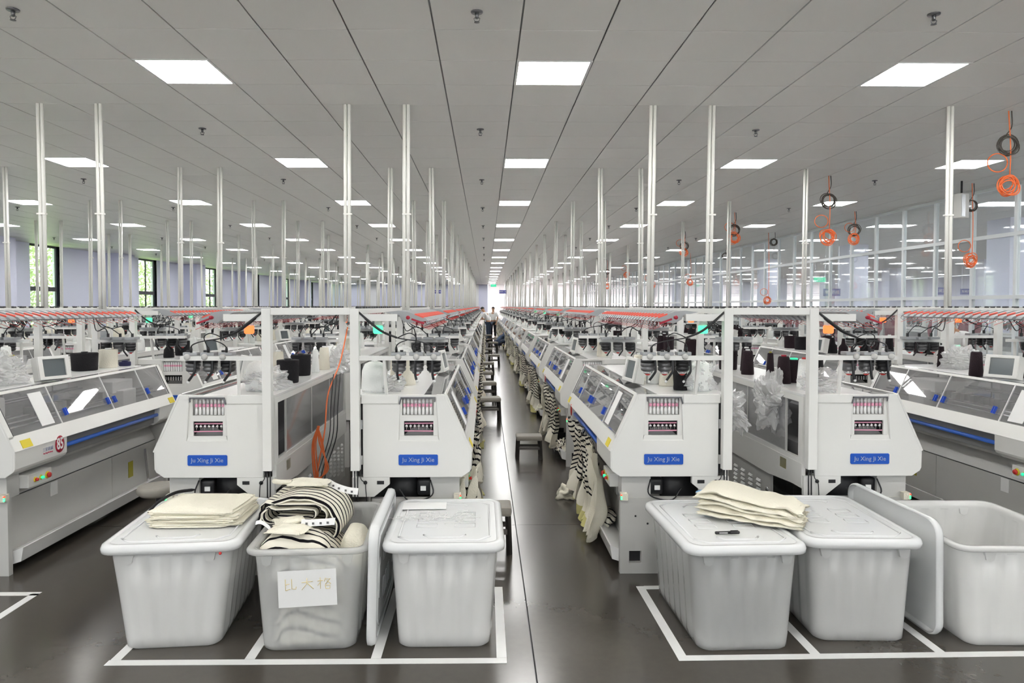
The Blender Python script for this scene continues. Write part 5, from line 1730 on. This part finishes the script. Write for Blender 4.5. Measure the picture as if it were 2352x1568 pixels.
def person(x, y, rz, lab, J, shirt, trousers, h=1.70):
    """J: joint positions (standing frame, facing -y); body is one skinned surface, clothes follow it"""
    r = empty('person', (x, y, 0), rz, lab, 'person')
    s = h / 1.70
    J = {k: Vector(v) * s for k, v in J.items()}
    V = []; E = []; RR = []; idx = {}
    def nd(k, p, rad):
        idx[k] = len(V); V.append(tuple(p)); RR.append(tuple(a * s for a in rad) if isinstance(rad, tuple) else rad * s)
    nd('pel', J['pel'], (0.14, 0.10)); nd('waist', J['pel'].lerp(J['chest'], 0.45), (0.125, 0.09)); nd('chest', J['chest'], (0.15, 0.10)); nd('neckb', J['neck'], (0.06, 0.06))
    hd = (J['head'] - J['neck']).normalized()
    nd('jaw', J['head'] - hd * 0.07 * s, (0.058, 0.062)); nd('head', J['head'] + hd * 0.02 * s, (0.076, 0.088)); nd('crown', J['head'] + hd * 0.10 * s, (0.055, 0.065))
    E += [(0, 1), (1, 2), (2, 3), (3, 4), (4, 5), (5, 6)]
    for sd in 'LR':
        k0 = len(V)
        nd('sh' + sd, J['sh' + sd], 0.055); nd('el' + sd, J['el' + sd], 0.038); nd('wr' + sd, J['wr' + sd], 0.026)
        d = (J['wr' + sd] - J['el' + sd]).normalized()
        nd('pa' + sd, J['wr' + sd] + d * 0.06 * s, (0.038, 0.020))
        E += [(2, k0), (k0, k0 + 1), (k0 + 1, k0 + 2), (k0 + 2, k0 + 3)]
        side = d.cross(Vector((0, 1, 0))).normalized()
        if side.length < .1: side = Vector((1, 0, 0))
        for f in range(4):
            b = len(V); o_ = side * ((f - 1.5) * 0.019 * s); ln = (0.062, 0.074, 0.070, 0.054)[f] * s
            nd('f%d%s' % (f, sd), V[k0 + 3] + o_ * 0 + Vector(o_) + d * 0.035 * s if False else Vector(V[k0 + 3]) + o_ + d * 0.035 * s, 0.0085)
            nd('g%d%s' % (f, sd), Vector(V[b]) + d * ln * 0.6 + Vector((0, -0.012, 0)) * s, 0.0080)
            nd('h%d%s' % (f, sd), Vector(V[b + 1]) + d * ln * 0.4 + Vector((0, -0.022, 0)) * s, 0.0070)
            E += [(k0 + 3, b), (b, b + 1), (b + 1, b + 2)]
        b = len(V)
        nd('t0' + sd, Vector(V[k0 + 2]) + d * 0.03 * s + Vector((0, -0.028, 0)) * s, 0.011); nd('t1' + sd, Vector(V[b]) + d * 0.045 * s + Vector((0, -0.022, 0)) * s, 0.009)
        E += [(k0 + 2, b), (b, b + 1)]
        k1 = len(V)
        nd('hip' + sd, J['hip' + sd], 0.085); nd('kn' + sd, J['kn' + sd], 0.055); nd('cf' + sd, J['kn' + sd].lerp(J['an' + sd], 0.3), 0.055); nd('an' + sd, J['an' + sd], 0.036)
        fw = Vector(J.get('toe' + sd, J['an' + sd] + Vector((0, -0.14, -0.05)) * s))
        nd('toe' + sd, fw, 0.032)
        E += [(0, k1), (k1, k1 + 1), (k1 + 1, k1 + 2), (k1 + 2, k1 + 3), (k1 + 3, k1 + 4)]
    skin_figure('body', V, E, RR, 'skin', r)
    # face
    H = J['head']; up = hd; fwd = (Vector((0, -1, 0)) - up * up.dot(Vector((0, -1, 0)))).normalized(); rt = up.cross(fwd)
    def P_(a, b, c): return H + rt * a * s + fwd * b * s + up * c * s
    q = smoothMB(); q.tube([P_(0, 0.078, 0.03), P_(0, 0.095, 0.0), P_(0, 0.104, -0.018), P_(0, 0.085, -0.026)], [0.008 * s, 0.011 * s, 0.014 * s, 0.010 * s], 8); q.build('nose', 'skin', r)
    for sd in (-1, 1):
        q = smoothMB(); q.sphere(tuple(P_(sd * 0.031, 0.078, 0.022)), 0.011 * s, 8, 6); q.build('eye', 'paper', r)
        q = smoothMB(); q.sphere(tuple(P_(sd * 0.031, 0.087, 0.022)), 0.0055 * s, 8, 6); q.build('pupil', 'hair', r)
        q = smoothMB(); q.sphere(tuple(P_(sd * 0.079, -0.005, 0.005)), 0.028 * s, 8, 6, (0.35, 0.6, 1)); q.build('ear', 'skin', r)
        q = smoothMB(); q.tube([P_(sd * 0.016, 0.086, 0.044), P_(sd * 0.045, 0.074, 0.044)], 0.004 * s, 5); q.build('eyebrow', 'hair', r)
    q = smoothMB(); q.tube([P_(-0.022, 0.082, -0.048), P_(0, 0.088, -0.047), P_(0.022, 0.082, -0.048)], 0.005 * s, 6); q.build('mouth', 'dark_red', r)
    q = smoothMB()
    def hair(a, b):
        th = 2 * PI * a; ph = PI * 0.60 * b
        d = rt * (math.sin(ph) * math.cos(th) * 0.088) + fwd * (math.sin(ph) * math.sin(th) * 0.102 - 0.012 - 0.02 * (b ** 2) * max(0, math.sin(th))) + up * (math.cos(ph) * 0.100 + 0.045)
        if math.sin(th) > 0.2 and b > 0.62: d += up * 0.045 * (b - 0.62) / 0.38 - fwd * 0.02
        return (H + d * s * (1 + 0.03 * noise.noise(d * 60)), (a, b))
    q.grid(24, 12, hair, close_u=True); q.build('hair', 'hair', r)
    # clothes
    V2, E2, R2 = [], [], []
    def n2(p, rad): V2.append(tuple(p)); R2.append(tuple(a * s for a in rad) if isinstance(rad, tuple) else rad * s); return len(V2) - 1
    a = n2(J['pel'] + (J['chest'] - J['pel']) * 0.02, (0.165, 0.125)); b = n2(J['pel'].lerp(J['chest'], 0.5), (0.155, 0.118)); c = n2(J['chest'], (0.175, 0.125)); dn = n2(J['chest'].lerp(J['neck'], 0.75), (0.085, 0.08))
    E2 += [(a, b), (b, c), (c, dn)]
    for sd in 'LR':
        e = n2(J['sh' + sd], 0.075); f = n2(J['sh' + sd].lerp(J['el' + sd], 0.75), 0.066)
        E2 += [(c, e), (e, f)]
    skin_figure('shirt', V2, E2, R2, shirt, r)
    V2, E2, R2 = [], [], []
    a = n2(J['pel'] + Vector((0, 0, 0.02)) * s, (0.155, 0.118))
    for sd in 'LR':
        e = n2(J['hip' + sd], 0.105); f = n2(J['kn' + sd], 0.075); g = n2(J['kn' + sd].lerp(J['an' + sd], 0.92), 0.060)
        E2 += [(a, e), (e, f), (f, g)]
    skin_figure('trousers', V2, E2, R2, trousers, r)
    for sd in 'LR':
        A = J['an' + sd]; T_ = Vector(J.get('toe' + sd, A + Vector((0, -0.14, -0.05)) * s))
        q = smoothMB(); q.tube([Vector((A.x, A.y + 0.05 * s, 0.038 * s)), Vector((A.x, A.y, 0.045 * s)), Vector((T_.x, T_.y, 0.032 * s)), Vector((T_.x, T_.y - 0.05 * s, 0.026 * s))], [0.034 * s, 0.042 * s, 0.040 * s, 0.022 * s], 10); q.build('shoe', 'hair', r)
    return r
STAND = dict(pel=(0, 0, 0.93), chest=(0, 0.0, 1.28), neck=(0, 0.0, 1.46), head=(0, -0.02, 1.58), shL=(0.19, 0, 1.38), shR=(-0.19, 0, 1.38), elL=(0.25, 0.02, 1.10), elR=(-0.25, 0.02, 1.10),
             wrL=(0.22, -0.12, 0.88), wrR=(-0.22, -0.12, 0.88), hipL=(0.09, 0, 0.86), hipR=(-0.09, 0, 0.86), knL=(0.10, -0.02, 0.48), knR=(-0.10, -0.02, 0.48), anL=(0.11, 0.02, 0.08), anR=(-0.11, 0.02, 0.08))
LEAN = dict(STAND); LEAN.update(chest=(0, -0.14, 1.24), neck=(0, -0.24, 1.40), head=(0, -0.32, 1.50), shL=(0.19, -0.17, 1.32), shR=(-0.19, -0.17, 1.32), elL=(0.24, -0.26, 1.06), elR=(-0.24, -0.30, 1.06), wrL=(0.18, -0.46, 1.02), wrR=(-0.18, -0.48, 1.04))
SIT = dict(STAND); SIT.update(pel=(0, 0.12, 0.26), chest=(0, -0.12, 0.52), neck=(0, -0.25, 0.64), head=(0, -0.34, 0.72), shL=(0.19, -0.16, 0.58), shR=(-0.19, -0.16, 0.58), elL=(0.25, -0.34, 0.42), elR=(-0.25, -0.34, 0.42),
                              wrL=(0.12, -0.52, 0.40), wrR=(-0.12, -0.52, 0.40), hipL=(0.10, 0.08, 0.24), hipR=(-0.10, 0.08, 0.24), knL=(0.18, -0.32, 0.42), knR=(-0.18, -0.32, 0.42), anL=(0.13, -0.20, 0.08), anR=(-0.13, -0.20, 0.08))
person(0.17, 34.5, R(-115), 'person in white shirt and jeans leaning toward the left machines in the aisle', LEAN, 'shirt_white', 'denim', 1.78)
person(0.42, 37.5, R(-20), 'person in pale shirt and black trousers standing farther down the aisle', STAND, 'shirt_white', 'trousers_black', 1.70)
person(0.60, 28.5, R(100), 'person in blue crouching low by the right machines in the aisle', SIT, 'shirt_blue', 'denim', 1.72)
person(7.60, 11.0, R(-62), 'person in white shirt seen in profile behind the right machines', LEAN, 'shirt_white', 'denim', 1.66)
# white railing across the far end of the aisle
rt = empty('railing', (0.75, 44, 0), 0, 'white tubular railing across the far end of the aisle', 'railing')
for z in (0.15, 0.95):
    q = smoothMB(); q.tube([(-0.5, 0, z), (0.5, 0, z)], 0.02, 8); q.build('rail', 'pipe_white', rt)
for i in range(7):
    q = smoothMB(); q.tube([(-0.48 + i * 0.16, 0, 0.0 if i in (0, 6) else 0.15), (-0.48 + i * 0.16, 0, 0.95)], 0.012, 6); q.build('baluster', 'pipe_white', rt)

# hanging signs
def sign(x, y, z, w, h, mt, lab, text, size):
    rt = empty('hanging_sign', (x, y, z), 0, lab, 'sign', None)
    MB().box(-w / 2, w / 2, 0, 0.03, -h / 2, h / 2).build('sign_board', mt, rt)
    for s_ in (-1, 1):
        MB().box(s_ * w * .4 - 0.005, s_ * w * .4 + 0.005, 0.01, 0.02, h / 2, CEIL - z).build('hanger', 'steel', rt)
    tm = text_mesh(text, size, 'sign_text', 'text_white')
    place_mesh('sign_text', tm, rt, (0, -0.002, 0), (PI / 2, 0, 0))
sign(0.60, 52, 3.30, 0.42, 0.20, 'sign_green', 'small green exit sign over the far end of the aisle', '← 出口 →', 0.10)
sign(1.05, 42, 2.62, 0.42, 0.20, 'sign_blue', 'blue hanging sign with white letters over the far aisle', '车间二组', 0.10)
sign(-2.9, 42, 2.62, 0.42, 0.20, 'sign_blue', 'blue hanging sign left of the far aisle', '车间一组', 0.10)
sign(11.9, 22, 2.20, 0.50, 0.22, 'sign_blue', 'blue hanging sign behind the glass, second from the left', '车间三组', 0.11)
sign(10.3, 20.5, 2.16, 0.50, 0.22, 'sign_blue', 'blue hanging sign behind the glass, leftmost', '车间四组', 0.11)
sign(13.6, 20.5, 2.20, 0.50, 0.22, 'sign_blue', 'blue hanging sign behind the glass, third from the left', '车间五组', 0.11)
sign(18.2, 26, 2.3, 0.50, 0.22, 'sign_blue', 'blue hanging sign far behind the glass at the right', '车间六组', 0.11)
sign(12.6, 26.0, 2.75, 0.45, 0.18, 'sign_green', 'green exit sign behind the glass', '出口', 0.11)

# hall beyond the glass: rows of machines with maroon knitwear
rows2 = [('h1', 10.4, -1, 'first row beyond the glass'), ('h2', 10.9, 1, 'second row beyond the glass'), ('h3', 14.0, -1, 'third row beyond the glass')]
gm2 = garment_mesh(7, 0.8, 0.8, 'maroon')
for key, xb, sx, ph in rows2:
    for k in range(12):
        o = copy_tree(PROTO[(sx, 2)]); o.location = (xb, 5.0 + PITCH * k, 0)
        tag(o, 'white flat knitting machine, %s from the front, %s' % (ORD[k], ph), 'knitting machine', 'flat knitting machines, %s' % ph)
for k in range(14):
    x = 8.75 + 0.25 * (k % 2); y = 7.5 + 1.15 * k
    rt = empty('garment_rack', (x, y, 0), 0, 'white rail rack with maroon knitwear beyond the glass, %s from the front' % ORD[k], 'rack', 'racks of maroon knitwear beyond the glass')
    q = smoothMB(); q.tube([(-0.2, -0.4, 0.02), (-0.2, -0.4, 1.66), (-0.2, 0.4, 1.66), (-0.2, 0.4, 0.02)], 0.014, 6); q.build('rack_frame', 'pipe_white', rt)
    for i in range(6):
        q = smoothMB(); yy = -0.33 + i * 0.13
        q.tube(crom([(-0.2, yy, 1.66), (-0.2, yy, 1.60), (-0.12, yy + 0.01, 1.55), (-0.28, yy, 1.50), (-0.18, yy, 1.42)], 4), 0.006, 5); q.build('hook', 'paper', rt)
    o = bpy.data.objects.new('maroon_knit', gm2); COL.objects.link(o); o.location = (x - 0.2, y, 1.46 if k % 3 else 1.56); o.scale = (1, 0.8 if k % 2 else 0.6, 0.9)
    tag(o, 'maroon knitwear hanging on the %s rack beyond the glass' % ORD[k], 'garment', 'maroon knitwear beyond the glass')

# ------------------------------------------------------------------ outside the left windows
gr = MB().box(-60, X_L - 0.3, -10, 90, -0.6, -0.5).build('lawn', 'grass'); tag(gr, kind='structure')
def tree(x, y, h, seed):
    rt = empty('tree', (x, y, -0.5), 0, 'leafy green tree outside, %s beyond the left windows from the front' % ORD[seed], 'tree', 'trees outside the left windows')
    q = smoothMB(); q.tube([(0, 0, 0), (0.05, 0.03, h * .4), (0, 0, h * .75)], [0.16, 0.12, 0.05], 8); q.build('trunk', 'bark', rt)
    rg = random.Random(seed)
    q = MB()
    for i in range(3800):
        u = rg.uniform(-1, 1); th = rg.uniform(0, 2 * PI); rr = rg.uniform(0.55, 1.0)
        s_ = math.sqrt(1 - u * u)
        c = Vector((math.cos(th) * s_ * 2.3 * rr, math.sin(th) * s_ * 2.3 * rr, h * .62 + u * h * .46 * rr))
        c += Vector([0.5 * noise.noise(c * 0.8 + Vector((k * 9, seed, 0))) for k in range(3)])
        a = Vector((rg.gauss(0, 1), rg.gauss(0, 1), rg.gauss(0, 1))).normalized(); b = a.orthogonal().normalized()
        l, w_ = 0.11, 0.05
        q.add([c - a * l, c + b * w_, c + a * l, c - b * w_], [(0, 1, 2, 3)])
    tag(q.build('foliage', 'leaf', rt), kind='stuff')
for i, (y, h) in enumerate(((24, 4.6), (29, 4.9), (35, 4.6), (42, 5.0), (50, 4.6), (58, 4.8), (67, 5.0))):
    tree(-18.6 - (i % 2) * 0.8, y, h, i)
